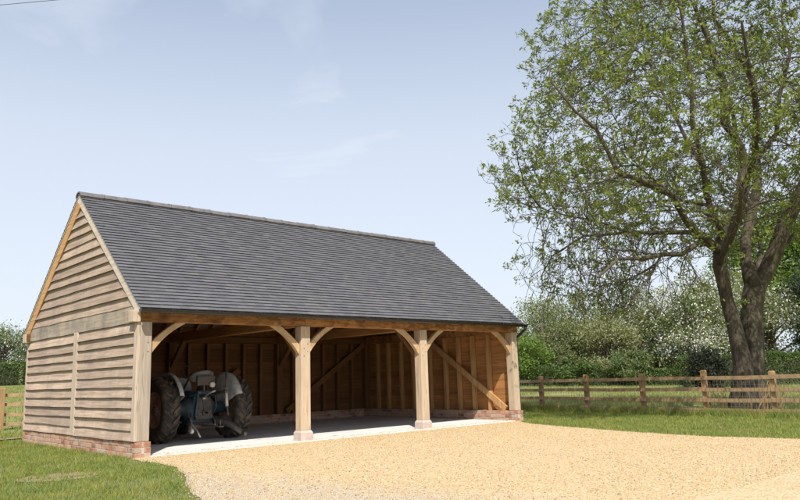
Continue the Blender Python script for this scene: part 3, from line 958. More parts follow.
fence('back_fence', [(14.1, 9.9), (12.4, 9.95), (10.6, 10.0), (8.8, 10.05), (7.0, 10.1), (5.2, 10.15), (3.4, 10.2), (2.5, 10.2), (.67, 10.2), (-1.6, 10.2), (-3.4, 10.3), (-5.2, 10.4)], 'weathered timber rail fence behind the barn at the far left', mesh=False, rail_zs=(.90, .66, .40, .15), post_h=1.08)

# ------------------------------------------------------------------ the big tree
BARK = None
def mk_bark(name, a, b, c_, moss):
    m, nt, out = new_mat(name)
    n1 = N(nt, 'ShaderNodeTexNoise', {'Vector': coords(nt, (7, 7, 1.6)), 'Scale': 2.2, 'Detail': 9.0, 'Roughness': .7, 'Distortion': .8})
    n2 = N(nt, 'ShaderNodeTexNoise', {'Vector': coords(nt), 'Scale': 1.1, 'Detail': 5.0})
    c = ramp(nt, n1.outputs['Fac'], [(.3, a), (.5, b), (.7, c_)])
    c = mixc(nt, ramp(nt, n2.outputs['Fac'], [(.45, (0,0,0)), (.65, (.6,)*3)]), c, moss)
    finish(nt, out, c, .9, n1.outputs['Fac'], .9, .04, .15)
    return m
M['bark'] = mk_bark('tree_bark', (.038,.031,.022), (.092,.075,.055), (.165,.14,.105), (.095,.088,.052))
M['bark_bg'] = mk_bark('far_tree_bark', (.05,.04,.03), (.10,.08,.06), (.15,.125,.095), (.09,.09,.06))
M['leaf'] = foliage('young_tree_leaves', (.09,.13,.03), (.185,.23,.055), (.31,.345,.10), trans=.42)

LIMBS = {
    'stemL': [(0.02,0.0,0.01,0.4),(0.10,-0.06,1.07,0.33),(0.03,-0.02,1.87,0.3),(-0.09,0.08,2.6,0.28),(-0.24,0.08,3.31,0.26),(-0.24,-0.05,3.89,0.25),(0.03,-0.3,4.49,0.24),(0.32,-0.43,5.12,0.22),(0.52,-0.48,5.9,0.19)],
    'stemR': [(0.48,-0.04,-0.02,0.42),(0.51,-0.06,1.05,0.36),(0.62,-0.17,2.24,0.33),(0.73,-0.26,2.84,0.32),(0.68,-0.14,3.47,0.24),(0.73,-0.13,3.98,0.22),(1.13,-0.23,4.64,0.2),(1.49,-0.28,5.33,0.18),(1.73,-0.23,6.18,0.15),(2.05,-0.25,7.33,0.11),(2.28,-0.19,8.3,0.09),(1.86,0.06,9.36,0.07),(1.26,0.2,9.92,0.055),(1.07,0.1,10.99,0.04)],
    'farR': [(0.73,-0.26,2.84,0.3),(0.97,-0.48,3.26,0.24),(1.04,-0.68,3.66,0.22),(1.05,-0.96,4.24,0.2),(1.02,-1.35,4.82,0.18),(1.02,-1.75,5.56,0.15),(1.12,-2.11,6.55,0.12),(1.12,-2.39,7.66,0.09),(1.17,-2.84,8.96,0.06)],
    'lowL': [(-0.21,0.06,3.61,0.13),(-0.78,0.04,3.74,0.11),(-1.2,0.02,3.78,0.1),(-2.14,0.06,3.41,0.085),(-3.0,0.04,3.33,0.075),(-3.67,0.11,3.17,0.065),(-4.48,0.17,3.09,0.05),(-5.38,0.18,2.57,0.03)],
    'hangL': [(-3.0,0.04,3.33,0.05),(-3.27,0.15,2.92,0.04),(-3.65,0.23,2.6,0.03),(-4.15,0.27,2.08,0.018)],
    'limb2': [(-0.28,-0.01,3.73,0.14),(-0.28,0.26,3.84,0.12),(-0.06,0.74,4.2,0.105),(-0.08,1.43,4.32,0.09),(-0.17,2.32,4.48,0.07),(-0.51,3.45,4.55,0.05),(-0.82,4.28,4.11,0.035),(-0.99,4.71,3.39,0.02)],
    'limb2b': [(-0.17,2.32,4.48,0.05),(-0.73,2.84,4.79,0.04),(-1.39,3.31,4.93,0.03),(-2.13,3.71,5.11,0.02)],
    'limb3': [(-0.25,0.03,3.69,0.15),(-1.02,-0.01,3.82,0.13),(-1.76,-0.01,4.09,0.12),(-2.55,-0.11,4.58,0.105),(-3.71,-0.13,4.68,0.09),(-4.65,-0.08,4.75,0.07),(-5.26,-0.06,5.47,0.055),(-5.79,0.02,5.72,0.04),(-6.14,0.07,6.04,0.03),(-6.41,0.18,6.39,0.02)],
    'limb4': [(0.03,-0.3,4.49,0.1),(0.32,0.11,4.7,0.09),(0.67,0.61,4.97,0.08),(0.91,1.34,5.27,0.06),(1.24,2.12,5.89,0.045),(1.34,2.98,6.9,0.03)],
    'limb5': [(-0.05,-0.22,4.28,0.08),(-0.17,0.02,4.31,0.07),(0.04,0.51,4.71,0.055),(0.23,1.14,4.91,0.04),(0.34,2.0,5.01,0.025)],
    'upA': [(0.52,-0.48,5.9,0.17),(0.04,-0.45,6.3,0.15),(-0.31,-0.4,6.58,0.14),(-0.53,-0.6,7.51,0.12),(-0.86,-0.56,7.97,0.1),(-1.2,-0.53,8.58,0.085),(-1.53,-0.5,9.17,0.07),(-1.78,-0.53,10.13,0.05),(-1.8,-0.8,11.48,0.03)],
    'upB': [(1.55,-0.2,5.9,0.11),(1.79,-0.42,6.35,0.1),(1.94,-0.69,6.7,0.095),(1.86,-0.89,7.57,0.085),(2.17,-1.18,8.8,0.07),(2.35,-1.07,9.87,0.055),(2.85,-1.26,11.61,0.04),(3.41,-1.49,13.19,0.02)],
    'upC': [(-0.24,-0.05,3.89,0.12),(-1.09,-0.22,4.41,0.105),(-1.76,-0.43,5.27,0.09),(-2.33,-0.58,6.01,0.08),(-2.58,-0.76,6.77,0.065),(-2.89,-0.87,7.83,0.05),(-3.14,-0.92,8.52,0.04),(-3.41,-0.94,9.3,0.025)],
    'upD': [(-1.76,-0.43,5.27,0.075),(-1.51,0.03,6.23,0.065),(-1.39,0.46,7.3,0.055),(-1.29,0.78,8.22,0.045),(-1.39,1.14,8.79,0.04),(-1.49,1.5,9.55,0.03),(-1.57,1.71,10.09,0.02)],
    'backA': [(0.32,-0.43,5.12,0.12),(1.68,0.09,6.25,0.1),(2.77,0.58,7.7,0.08),(3.63,1.15,9.27,0.06),(4.18,1.59,10.85,0.045),(4.56,1.92,12.43,0.03)],
    'frontA': [(0.32,-0.43,5.12,0.13),(-0.77,-1.05,5.29,0.11),(-1.78,-1.62,5.62,0.09),(-2.71,-1.99,6.13,0.07),(-3.48,-2.24,6.64,0.05),(-4.14,-2.45,7.32,0.03)],
    'rightA': [(1.04,-0.68,3.66,0.12),(2.15,-0.88,4.2,0.1),(3.5,-1.31,4.8,0.08),(4.87,-1.75,5.16,0.06),(6.19,-2.28,5.65,0.04)],
    'rightB': [(1.02,-1.35,4.82,0.12),(0.57,-2.15,5.16,0.1),(0.26,-2.95,5.46,0.07),(0.02,-3.68,5.85,0.05)],
    'rightC': [(1.02,-1.75,5.56,0.10),(1.9,-2.6,6.3,0.08),(2.6,-3.6,7.0,0.06),(3.2,-4.5,7.6,0.035)],
    'frontB': [(-0.42,-0.02,3.44,0.1),(-1.2,-0.53,3.57,0.09),(-2.23,-1.22,3.87,0.075),(-3.37,-1.79,4.01,0.06),(-4.35,-2.26,4.04,0.04)],
    'backB': [(0.97,-0.21,3.1,0.12),(2.14,0.07,3.67,0.1),(3.51,0.58,4.46,0.08),(4.65,1.16,5.26,0.06),(5.59,1.66,6.09,0.035)],
}
RT = Vector((.737, -.676, 0)); HD = Vector((.676, .737, 0))
def big_tree():
    rnd = random.Random(5)
    root = tag(empty('field_tree', (13.39, -3.38, 0)), 'large spreading tree with twin trunk and sparse young leaves behind the paddock fence', 'tree')
    root.scale = (1.072,)*3
    P = []; par = []; rad0 = []
    def near(p):
        best, bi = 1e9, -1
        for i, q in enumerate(P):
            d = (q-p).length_squared
            if d < best: best, bi = d, i
        return bi
    RB = {'stemL': [.31,.22,.17,.145,.165,.165,.16,.15,.13], 'stemR': [.33,.25,.235,.25,.14,.12,.125,.12,.105,.085,.07,.055,.045,.03], 'farR': [.22,.19,.175,.165,.15,.13,.11,.09,.06]}
    for name, pts in LIMBS.items():
        rb = RB.get(name) or [q[3]*.62 for q in pts]
        pts = [(*q[:3], r_) for q, r_ in zip(pts, rb)]
        prev = -1 if name in ('stemL', 'stemR') else near(Vector(pts[0][:3]))
        ph = rnd.random()*50
        for s in range(len(pts)-1):
            a = Vector(pts[s][:3]); b = Vector(pts[s+1][:3]); n = max(1, int((b-a).length/.22))
            for k in range(n):
                if s == 0 and k == 0 and prev >= 0: continue
                t = k/n; p = a.lerp(b, t)
                r_ = pts[s][3]*(1-t)+pts[s+1][3]*t
                w = noise.noise_vector(Vector((len(P)*.21, ph, 0)))*(.05 if r_ < .2 else .02)
                P.append(p+w); par.append(prev); rad0.append(r_); prev = len(P)-1
    nseed = len(P)
    # attractors in a lobed crown
    A = []
    while len(A) < 17000:
        a = rnd.uniform(-6.2, 6.8); e = rnd.uniform(-6, 6); z = rnd.uniform(1.9, 13.6)
        if z > 6.2:
            ra = 5.5*math.sqrt(max(0, 1-((z-6.2)/6.8)**4))*(1-.062*(z-6.2))
        else:
            lowz = 1.9 if a < -1.0 else 3.8
            ra = 5.4*math.sqrt(max(0, 1-((6.2-z)/(6.2-lowz+.4))**2.4)) if z > lowz else 0
        if ra <= 0: continue
        q = math.hypot((a-.2)/ra, e/(ra*.92))
        lobes = 1 + .26*noise.noise(Vector((a*.45, e*.45, z*.45)))
        if q > lobes: continue
        if q < .35 and z < 8: continue
        p = RT*a + HD*e + Vector((0, 0, z))
        if noise.noise(p*.55) + .35*noise.noise(p*1.4) < -.10+.35*rnd.random()-.2: continue
        A.append(p)
    step = .17; alive = A; kids = {}
    for it in range(70):
        kd = kdtree.KDTree(len(P))
        for i, p in enumerate(P): kd.insert(p, i)
        kd.balance()
        acc = {}; nxt = []
        for a in alive:
            co, i, d = kd.find(a)
            if d < .21: continue
            nxt.append(a)
            if d < 2.6:
                if rad0[i] > .13: continue
                acc.setdefault(i, Vector()); acc[i] += (a-P[i]).normalized()
        alive = nxt
        if not acc: break
        for i, v in acc.items():
            if v.length < .05: continue
            d0 = (P[i]-P[par[i]]).normalized() if par[i] >= 0 else Vector((0,0,1))
            v = v.normalized()*.7 + d0*.6 + Vector((rnd.uniform(-1,1), rnd.uniform(-1,1), rnd.uniform(-1,1)))*.18
            if P[i].z < 4.2: v.z -= .12
            q = P[i]+v.normalized()*step
            if kd.find(q)[2] < step*.62 or len(kids.get(i, ())) > 2: continue
            kids.setdefault(i, []).append(1)
            P.append(q); par.append(i); rad0.append(0)
        if len(P) > 30000: break
    n = len(P)
    ch = [[] for _ in range(n)]
    for i in range(n):
        if par[i] >= 0: ch[par[i]].append(i)
    rad = [0]*n
    for i in reversed(range(n)):
        if not ch[i]: r_ = .0048
        else: r_ = sum(rad[c]**2.35 for c in ch[i])**(1/2.35)
        rad[i] = max(r_ if i >= nseed else 0, rad0[i]) if i >= nseed else rad0[i]
        if i >= nseed: rad[i] = min(rad[i], .04)
    # tubes following the thickest child
    trunk = MB(); limbs = MB(); twigs = MB()
    def chain(start, parent):
        pts = []; rs = []
        if parent >= 0: pts.append(P[parent]); rs.append(min(rad[parent], rad[start]*1.25))
        i = start
        extra = []
        while True:
            pts.append(P[i]); rs.append(rad[i])
            if not ch[i]: break
            c = sorted(ch[i], key=lambda k: -rad[k])
            extra += [(k, i) for k in c[1:]]
            i = c[0]
        return pts, rs, extra
    stack = [(i, -1) for i in range(n) if par[i] < 0]
    while stack:
        s, p = stack.pop()
        pts, rs, ex = chain(s, p)
        stack += ex
        if len(pts) < 2: continue
        if p < 0:
            # flared, fluted bole
            k = 0
            while k < len(rs) and pts[k].z < .7: rs[k] *= 1+.18*(1-pts[k].z/.7); k += 1
            b0 = len(trunk.v); trunk.tube(pts, rs, 18)
            for vi in range(b0, len(trunk.v)):
                x, y, z = trunk.v[vi]
                if z < 3.5:
                    kx = noise.noise(Vector((x*3.1, y*3.1, z*.5+s)))*.10
                    ci = min(range(len(pts)), key=lambda q: abs(pts[q].z-z))
                    dx, dy = x-pts[ci].x, y-pts[ci].y
                    trunk.v[vi] = (x+dx*kx*2.4, y+dy*kx*2.4, z)
        elif rs[1] > .028: limbs.tube(pts, rs, 8)
        else: twigs.tube(pts, rs, 4, caps=False)
    # fine twigs carrying leaf tufts
    tips = [i for i in range(nseed, n) if not ch[i]]
    thin = [i for i in range(nseed, n) if ch[i] and rad[i] < .016]
    LC = []
    def sprout(i, length):
        p = P[i]; d0 = (p-P[par[i]]).normalized() if par[i] >= 0 else Vector((0,0,1))
        d = (d0*.8 + Vector((rnd.gauss(0,.6), rnd.gauss(0,.6), rnd.gauss(.12,.5)))).normalized()
        q = p + d*length*.55; d2 = (d+Vector((0,0,.28))).normalized(); e = q + d2*length*.45
        twigs.tube([p, q, e], [.0048, .004, .0028], 3, caps=False)
        return e, d2, q
    for i in tips:
        for _ in range(2 if rnd.random() < .7 else 1):
            e, d2, q = sprout(i, rnd.uniform(.14, .34)); LC.append((e, d2, rnd.randint(15, 24)))
            if rnd.random() < .3: LC.append((q, d2, 4))
    for i in thin:
        if rnd.random() < .42:
            e, d2, q = sprout(i, rnd.uniform(.12, .34)); LC.append((e, d2, rnd.randint(11, 18)))
    # hanging bare twigs under the low limbs
    for i in range(n):
        if P[i].z < 4.6 and rad[i] < .05 and -4.8 < P[i].dot(RT) < -1.2 and rnd.random() < .16:
            p = P[i]; pts = [p]; d = Vector((rnd.gauss(0,.4), rnd.gauss(0,.4), -1)).normalized()
            for k in range(rnd.randint(3, 6)):
                d = (d + Vector((rnd.gauss(0,.3), rnd.gauss(0,.3), -.06))).normalized()
                p = p + d*.2; pts.append(p)
            if pts[-1].z < 1.7: continue
            twigs.tube(pts, [.008-.005*k/len(pts) for k in range(len(pts))], 3, caps=False)
            if rnd.random() < .5: LC.append((pts[-1], d, rnd.randint(3, 7)))
    t = trunk.build('trunk', M['bark'], root, smooth=True)
    limbs.build('limbs', M['bark'], root, smooth=True)
    tw = twigs.build('twigs', M['bark'], root, smooth=True)
    C = []; D = []
    for e, d2, k in LC:
        dens = .5 + .5*min(1, max(0, (e.z-3.2)/2.6)) if e.dot(RT) < 2 else 1
        if noise.noise(e*.8+Vector((9,3,1))) < -.30 or rnd.random() > dens: continue
        if e.dot(RT) < -1 and rnd.random() < .12: continue
        for _ in range(k):
            C.append(e + Vector((rnd.gauss(0,.045), rnd.gauss(0,.045), rnd.gauss(0,.04)))); D.append(d2)
    C = np.array([tuple(c) for c in C]); D = np.array([tuple(d) for d in D])
    rg2 = np.random.default_rng(3)
    V = leaves(C, .098, .42, droop=None, rg=rg2)
    # lean the leaves outwards along the twig
    d = rg2.normal(size=C.shape)*.75 + D; d /= np.linalg.norm(d, axis=1, keepdims=True)
    e = rg2.normal(size=C.shape); w = np.cross(d, e); w /= np.linalg.norm(w, axis=1, keepdims=True)
    s = .084*(.45+.9*rg2.random((len(C), 1)))
    V = np.stack([C, C+d*s*.45+w*s*.2, C+d*s, C+d*s*.45-w*s*.2], axis=1)
    np_mesh('crown_leaves', V, 4, M['leaf'], root)
    # basal shoots and dead stalks round the bole
    sh = MB()
    for k in range(90):
        a = rnd.uniform(0, 6.28); rr = rnd.uniform(.35, .75); x = .15+rr*math.cos(a); y = rr*math.sin(a)
        p = Vector((x, y, 0)); pts = [p]; d = Vector((math.cos(a)*.2, math.sin(a)*.2, 1)).normalized()
        for q in range(4):
            d = (d+Vector((rnd.gauss(0,.15), rnd.gauss(0,.15), 0))).normalized(); p = p+d*rnd.uniform(.08,.24); pts.append(p)
        sh.tube(pts, [.008,.007,.006,.004,.003], 3, caps=False)
    sh.build('basal_shoots', M['fence'], root)
    print('tree nodes', n, 'seed', nseed, 'leaves', len(C), 'tips', len(tips))
    return root
big_tree()

# ------------------------------------------------------------------ background trees, bushes, hedges
FO = {
 'pale': foliage('pale_spring_leaves', (.12,.145,.06), (.17,.20,.085), (.245,.265,.13), .35),
 'mid': foliage('mid_green_leaves', (.085,.12,.045), (.125,.17,.065), (.18,.225,.095), .35),
 'bright': foliage('bright_green_leaves', (.10,.16,.03), (.15,.23,.045), (.21,.30,.07), .4),
 'dark': foliage('dark_evergreen_leaves', (.022,.036,.018), (.04,.06,.028), (.06,.085,.04), .2),
 'purple': foliage('very_dark_leaves', (.014,.020,.012), (.024,.030,.018), (.036,.040,.026), .2),
 'cream': foliage('creamy_young_leaves', (.18,.20,.09), (.26,.275,.135), (.35,.355,.20), .35),
 'hedge': foliage('hedge_leaves', (.05,.085,.022), (.085,.13,.035), (.125,.175,.05), .3),
 'core': simple('hedge_interior', (.045,.05,.025), .95, .3, 6),
 'blossom': foliage('white_blossom', (.50,.49,.42), (.64,.63,.56), (.76,.75,.70), .3),
}
def bg_tree(name, x, y, h, rx, rz, base, mat, label, cat='tree', n=7000, blossom=0.0, seed=0, leaf=.135, clumps=48, trunk=True, group=None, sink=0.0, tr=.16):
    rnd = random.Random(seed); rg2 = np.random.default_rng(seed+100)
    z0 = terrain(x, y)-sink
    root = tag(empty(name, (x, y, z0)), label, cat, group)
    cz = h-rz
    # clump centres through the crown, more near its surface
    cen = []
    while len(cen) < clumps:
        v = Vector((rnd.gauss(0,1), rnd.gauss(0,1), rnd.gauss(0,1))).normalized()*rnd.uniform(.35, .95)**.7
        p = Vector((v.x*rx, v.y*rx, cz+v.z*rz))
        if p.z < base: continue
        lob = 1+.3*noise.noise(Vector((v.x*2+seed, v.y*2, v.z*2)))
        p = Vector((p.x*lob, p.y*lob, cz+(p.z-cz)*lob))
        cen.append(p)
    br = MB()
    if trunk:
        top = Vector((rnd.uniform(-.2,.2)*rx, rnd.uniform(-.2,.2)*rx, h*.7))
        pts = [Vector((0,0,-.2)), Vector((top.x*.3, top.y*.3, h*.25)), Vector((top.x*.6, top.y*.6, h*.5)), top]
        br.tube(pts, [tr*1.3, tr, tr*.65, tr*.3], 8)
        br.build('trunk', M['bark_bg'], root, smooth=True)
    lb = MB()
    for c in cen:
        st = Vector((c.x*.12, c.y*.12, max(.05, min(c.z*.6, h*.5))))
        mid = st.lerp(c, .5)+Vector((rnd.gauss(0,.15), rnd.gauss(0,.15), .1))
        lb.tube([st, mid, c], [tr*.35, tr*.2, tr*.08], 4, caps=False)
    lb.build('branches', M['bark_bg'], root, smooth=True)
    per = int(n*1.3)//clumps; C = []
    for c in cen:
        s = rnd.uniform(.65, 1.25)*.30*min(rx, rz)
        q = rg2.normal(size=(per, 3))*np.array([s, s, s*.7])*.62 + np.array(tuple(c))
        C.append(q)
    C = np.concatenate(C); C = C[C[:, 2] > .02]
    V = leaves(C, leaf, .6, rg=rg2)
    if blossom > 0:
        key = np.array([noise.noise(Vector((float(a), float(b), float(c_)))*.9) for a, b, c_ in C])
        m = (rg2.random(len(C)) < blossom*(.75+1.1*key))
        np_mesh('blossom', V[m], 4, FO['blossom'], root)
        V = V[~m]
    np_mesh('crown', V, 4, FO[mat], root)
    return root

G1 = 'trees and bushes along the far side of the right field'
bg_tree('pale_tree', 36.5, 19.2, 5.8, 2.6, 2.8, .4, 'pale', 'pale green loose tree just right of the barn roof end', n=9000, seed=1, group=G1)
bg_tree('green_bush', 33.0, 18.6, 3.1, 1.9, 1.6, .0, 'bright', 'rounded bright green bush beside the barn corner post', 'bush', n=8000, seed=2, leaf=.13, trunk=False, group=G1)
bg_tree('mixed_tree', 40.5, 18.4, 6.6, 2.5, 3.0, .5, 'pale', 'grey-green feathery tree between the pale tree and the cream bush', n=9000, seed=3, group=G1, blossom=.06)
bg_tree('cream_bush', 37.0, 15.0, 4.2, 2.0, 2.0, .1, 'cream', 'cream-tinted young bush in front of the feathery tree', 'bush', n=9000, seed=4, group=G1, trunk=False)
bg_tree('ivy_tree', 45.6, 18.3, 8.0, 1.7, 3.6, .3, 'mid', 'tall narrow ivy-clad tree standing left of the blossom trees', n=8000, seed=5, group=G1, tr=.3)
bg_tree('blossom_tree', 42.5, 14.6, 6.3, 2.9, 3.0, .5, 'pale', 'white blossom tree left of the tall blossom tree', n=11000, seed=6, blossom=.42, group=G1)
bg_tree('blossom_tree', 40.6, 11.0, 6.2, 2.7, 2.9, .4, 'mid', 'white blossom tree seen under the low branches, nearest the dark bush', n=12000, seed=7, blossom=.48, group=G1)
bg_tree('blossom_tree', 45.0, 11.4, 8.0, 3.3, 3.8, .6, 'pale', 'tallest blossom tree rising behind the left of the big trunk', n=14000, seed=8, blossom=.38, group=G1)
bg_tree('blossom_tree', 44.6, 8.0, 7.2, 2.9, 3.4, .6, 'pale', 'blossom tree showing between the big trunk and the right edge', n=12000, seed=9, blossom=.28, group=G1)
bg_tree('evergreen_tree', 44.5, 4.7, 7.6, 1.9, 3.6, .2, 'dark', 'dark evergreen tree at the right edge of the photo', n=10000, seed=10, group=G1)
bg_tree('bright_tree', 60.0, 13.4, 14.5, 4.2, 5.0, 4.0, 'bright', 'tall bright green tree towering behind the blossom on the right', n=14000, seed=11, leaf=.24, group=G1, tr=.35)
bg_tree('bright_tree', 61.5, 8.0, 13.0, 4.6, 5.2, 2.0, 'mid', 'broad mid-green tree behind the dark evergreen', n=14000, seed=12, leaf=.24, group=G1, tr=.35)
bg_tree('green_bush', 43.2, 20.2, 3.6, 2.4, 1.8, .0, 'mid', 'low dark green bush between the pale tree and the ivy-clad tree', 'bush', n=8000, seed=13, trunk=False, group=G1)
bg_tree('dark_bush', 30.8, 5.6, 2.05, 1.0, 1.1, .0, 'purple', 'very dark leafy bush standing against the clipped hedge left of the big trunk', 'bush', n=6000, seed=14, leaf=.11, trunk=False, group=G1)
bg_tree('pale_tree', 45.0, 26.0, 6.8, 2.8, 3.0, .5, 'pale', 'pale tree mostly hidden by the barn roof end', n=7000, seed=15, group=G1)
for i_, (bx, by, bh, br_, bm) in enumerate([(36.0,12.6,2.2,1.5,'mid'), (34.6,15.8,1.9,1.4,'hedge'), (38.6,10.2,2.0,1.5,'pale'), (35.0,17.2,2.4,1.3,'pale')]):
    bg_tree('green_bush', bx, by, bh, br_, bh*.5, .0, bm, ['mid-green bush bulging over the low field hedge, centre', 'small dark green bush just left of the cream bush foot', 'pale bush low beneath the blossom tree nearest the dark bush', 'pale bush beside the rounded bright green bush'][i_], 'bush', n=5000, seed=40+i_, leaf=.12, trunk=False, clumps=24, group=G1)
G2 = 'trees and bushes beyond the left field'
bg_tree('blossom_tree', 11.5, 55.0, 4.9, 3.4, 2.6, .2, 'mid', 'blossoming tree beyond the field at the left edge, beside the gable', n=12000, seed=20, blossom=.22, group=G2)
bg_tree('green_bush', 9.2, 52.6, 2.6, 2.8, 1.5, .0, 'dark', 'dark bush low in front of the left blossom tree', 'bush', n=7000, seed=21, trunk=False, group=G2)
bg_tree('green_tree', 5.0, 57.0, 5.0, 3.6, 2.6, .2, 'mid', 'green tree beyond the left field outside the photo edge', n=9000, seed=22, group=G2)
bg_tree('green_tree', 16.5, 56.0, 5.6, 3.4, 3.0, .2, 'mid', 'mid-green tree behind the barn eaves on the left', n=9000, seed=23, blossom=.08, group=G2)

def hedge(name, pts, h, w, mat, label, n=26000, seed=0, leaf=.09, rough=.12):
    rnd = random.Random(seed); rg2 = np.random.default_rng(seed)
    x0, y0 = pts[0]
    root = tag(empty(name, (x0, y0, terrain(x0, y0))), label, 'hedge')
    org = Vector(root.location)
    segs = [(Vector((*pts[i], 0)), Vector((*pts[i+1], 0))) for i in range(len(pts)-1)]
    tot = sum((b-a).length for a, b in segs)
    core = MB(); C = []
    for a, b in segs:
        d = (b-a); ln = d.length; d.normalize(); nn = Vector((d.y, -d.x, 0))
        k = max(2, int(ln/.8)); vs = []
        for i in range(k+1):
            p = a + d*(.25+(ln-.5)*i/k); g0 = terrain(p.x, p.y)
            for off, zz in ((-w*.30, -.1), (-w*.27, h*.78), (w*.27, h*.78), (w*.30, -.1)):
                jj = noise.noise(Vector((p.x*.7, p.y*.7, zz)))*rough*1.2
                q = p + nn*(off+jj); vs.append((q.x-org.x, q.y-org.y, g0+zz+(jj if zz > 0 else 0)-org.z))
        fs = []
        for i in range(k):
            for q in range(3): fs.append((i*4+q, i*4+q+1, i*4+5+q, i*4+4+q))
        fs += [(0,1,2,3), (k*4+3, k*4+2, k*4+1, k*4)]
        core.add(vs, fs)
        m_ = int(n*ln/tot)
        for _ in range(m_):
            p = a + d*ln*rnd.random(); g0 = terrain(p.x, p.y)
            if rnd.random() < .62:
                s = 1 if rnd.random() < .5 else -1; off = s*w*.42; zz = h*rnd.random()**.9
            else:
                off = w*rnd.uniform(-.44, .44); zz = h*.92
            bump = noise.noise(Vector((p.x*1.1, p.y*1.1, zz*1.3+off)))*rough*1.6
            q = p + nn*(off + bump*(1 if off > 0 else -1) + rnd.gauss(0, .04))
            zz = zz + bump*(zz/h) + rnd.gauss(0, .03)
            C.append((q.x-org.x, q.y-org.y, g0+max(.02, zz)-org.z))
    core.build('woody_core', FO['core'], root)
    np_mesh('clipped_foliage', leaves(np.array(C), leaf, .6, rg=rg2), 4, FO[mat], root)
    return root
hedge('clipped_hedge', [(33.4,8.3), (35.6,6.3), (38.4,3.8), (41.5,.9), (44.5,-2)], 1.75, 1.3, 'hedge', 'taller clipped hedge running right behind the big trunk', n=32000, seed=31)
hedge('field_hedge', [(31.0,22.5), (33.5,16.8), (36.8,12.4), (39.5,9.2), (41.0,7.4)], 1.05, 1.5, 'hedge', 'long low hedge across the far side of the right field, left of the big trunk', n=36000, seed=32, rough=.4)
hedge('far_hedge', [(-6,50.5), (4,50.5), (12,51), (24,50)], 1.7, 1.5, 'hedge', 'dark hedge at the far side of the left field', n=30000, seed=33, leaf=.11, rough=.2)

# ------------------------------------------------------------------ grass blades and loose stones
def in_poly(x, y, poly):
    c = np.zeros(len(x), bool); j = len(poly)-1
    for i in range(len(poly)):
        xi, yi = poly[i]; xj, yj = poly[j]
        cond = ((yi > y) != (yj > y)) & (x < (xj-xi)*(y-yi)/(yj-yi+1e-12)+xi)
        c ^= cond; j = i
    return c
M['blade'] = foliage('lawn_blades', (.22,.22,.08), (.15,.22,.04), (.27,.335,.085), .35, big=(2.2, (1.4,1.18,1.15)))
M['blade_f'] = foliage('meadow_blades', (.15,.19,.05), (.21,.25,.075), (.32,.32,.14), .35, big=(.5, (1.3,1.15,1.1)))
def blades(name, x, y, h, w, mat, label, z=None):
    n = len(x)
    if z is None: z = np.array([terrain(a, b) for a, b in zip(x, y)])
    a = rng.random(n)*2*np.pi; hh = h*(.5+rng.random(n))*np.array([1+.55*noise.noise(Vector((p*1.7, q*1.7, 2.0))) for p, q in zip(x, y)]); ww = w*(.7+.6*rng.random(n))
    lx = rng.normal(size=n)*.45*hh; ly = rng.normal(size=n)*.45*hh
    dx = np.cos(a)*ww*.5; dy = np.sin(a)*ww*.5
    V = np.stack([np.stack([x-dx, y-dy, z], 1), np.stack([x+dx, y+dy, z], 1), np.stack([x+lx, y+ly, z+hh], 1)], 1)
    return tag(np_mesh(name, V, 3, mat), label, kind='stuff')
def patches(x, y, lim, s=.8, seed=0):
    v = np.array([noise.noise(Vector((a*s, b*s, seed))) + .5*noise.noise(Vector((a*s*3, b*s*3, seed))) for a, b in zip(x, y)])
    return v > lim
# left lawn
n = 230000
x = rng.uniform(-7.5, .2, n); y = rng.uniform(-6.5, 7.0, n)
lefty = in_poly(x+rng.normal(size=n)*.05, y+rng.normal(size=n)*.05, [(-9,-7)] + [(-1.95,-6.5)] + list(reversed([(a-.02, b) for a, b in LAWN_EDGE_L[:9]])) + [(-.06,0), (-.06,5.75), (.2, 6.4), (-9,8)])
k = lefty
x, y = x[k], y[k]
k = patches(x, y, -.20, 1.3, 3) | (rng.random(len(x)) < .35)
# a worn bare patch in front of the gable
bare = ((x+1.55)/.42)**2 + ((y+1.35)/.5)**2 < 1+.5*np.sin(x*9)
k &= ~(bare & (rng.random(len(x)) < .8) & patches(x, y, -.12, 5.0, 15))
blades('lawn_grass', x[k], y[k], .045, .008, M['blade'], 'short mown grass of the left lawn', z=np.full(k.sum(), .006))
# right lawn strip
n = 160000
x = rng.uniform(6.8, 14, n); y = rng.uniform(-10, 7, n)
rp = list(LAWN_EDGE_R[:10]) + [(FX(-10)+.1,-10), (FX(7)+.1,7), (9.35,7)]
k = in_poly(x+rng.normal(size=n)*.04, y+rng.normal(size=n)*.04, rp)
blades('lawn_grass', x[k], y[k], .04, .010, M['blade'], 'short mown grass of the right lawn', z=np.full(k.sum(), .006))
# taller tufts along the fence foot
n = 34000
y = rng.uniform(-10, 8, n); x = np.array([fx(b) for b in y]) + .1 + rng.normal(size=n)*.22
blades('rough_grass', x, y, .15, .009, M['blade'], 'rough grass growing along the foot of the paddock fence')
# field
n = 190000
r_ = 13 + 42*rng.random(n)**1.25; a_ = rng.uniform(R(20), R(78), n)     # bearing from the camera stand
x = -4.6 + r_*np.sin(a_); y = -11 + r_*np.cos(a_)
k = (x > np.array([fx(b) for b in y])+.15) | (y > 8.5)
k &= patches(x, y, -.5, .35, 6)
blades('meadow_grass', x[k], y[k], .09, .018, M['blade_f'], 'meadow grass of the right field beyond the fence')
n = 60000
x = rng.uniform(-3, 14, n); y = rng.uniform(8.2, 48, n)
blades('meadow_grass', x, y, .09, .02, M['blade_f'], 'meadow grass of the left field behind the barn')

n = 7000
x = rng.uniform(-3.2, 1.5, n); y = rng.uniform(6.0, 8.3, n)
k = patches(x, y, .0, 1.5, 12)
blades('rough_grass', x[k], y[k], .08, .012, M['blade'], 'grass tufts growing over the bare soil path behind the barn', z=np.full(k.sum(), .05))
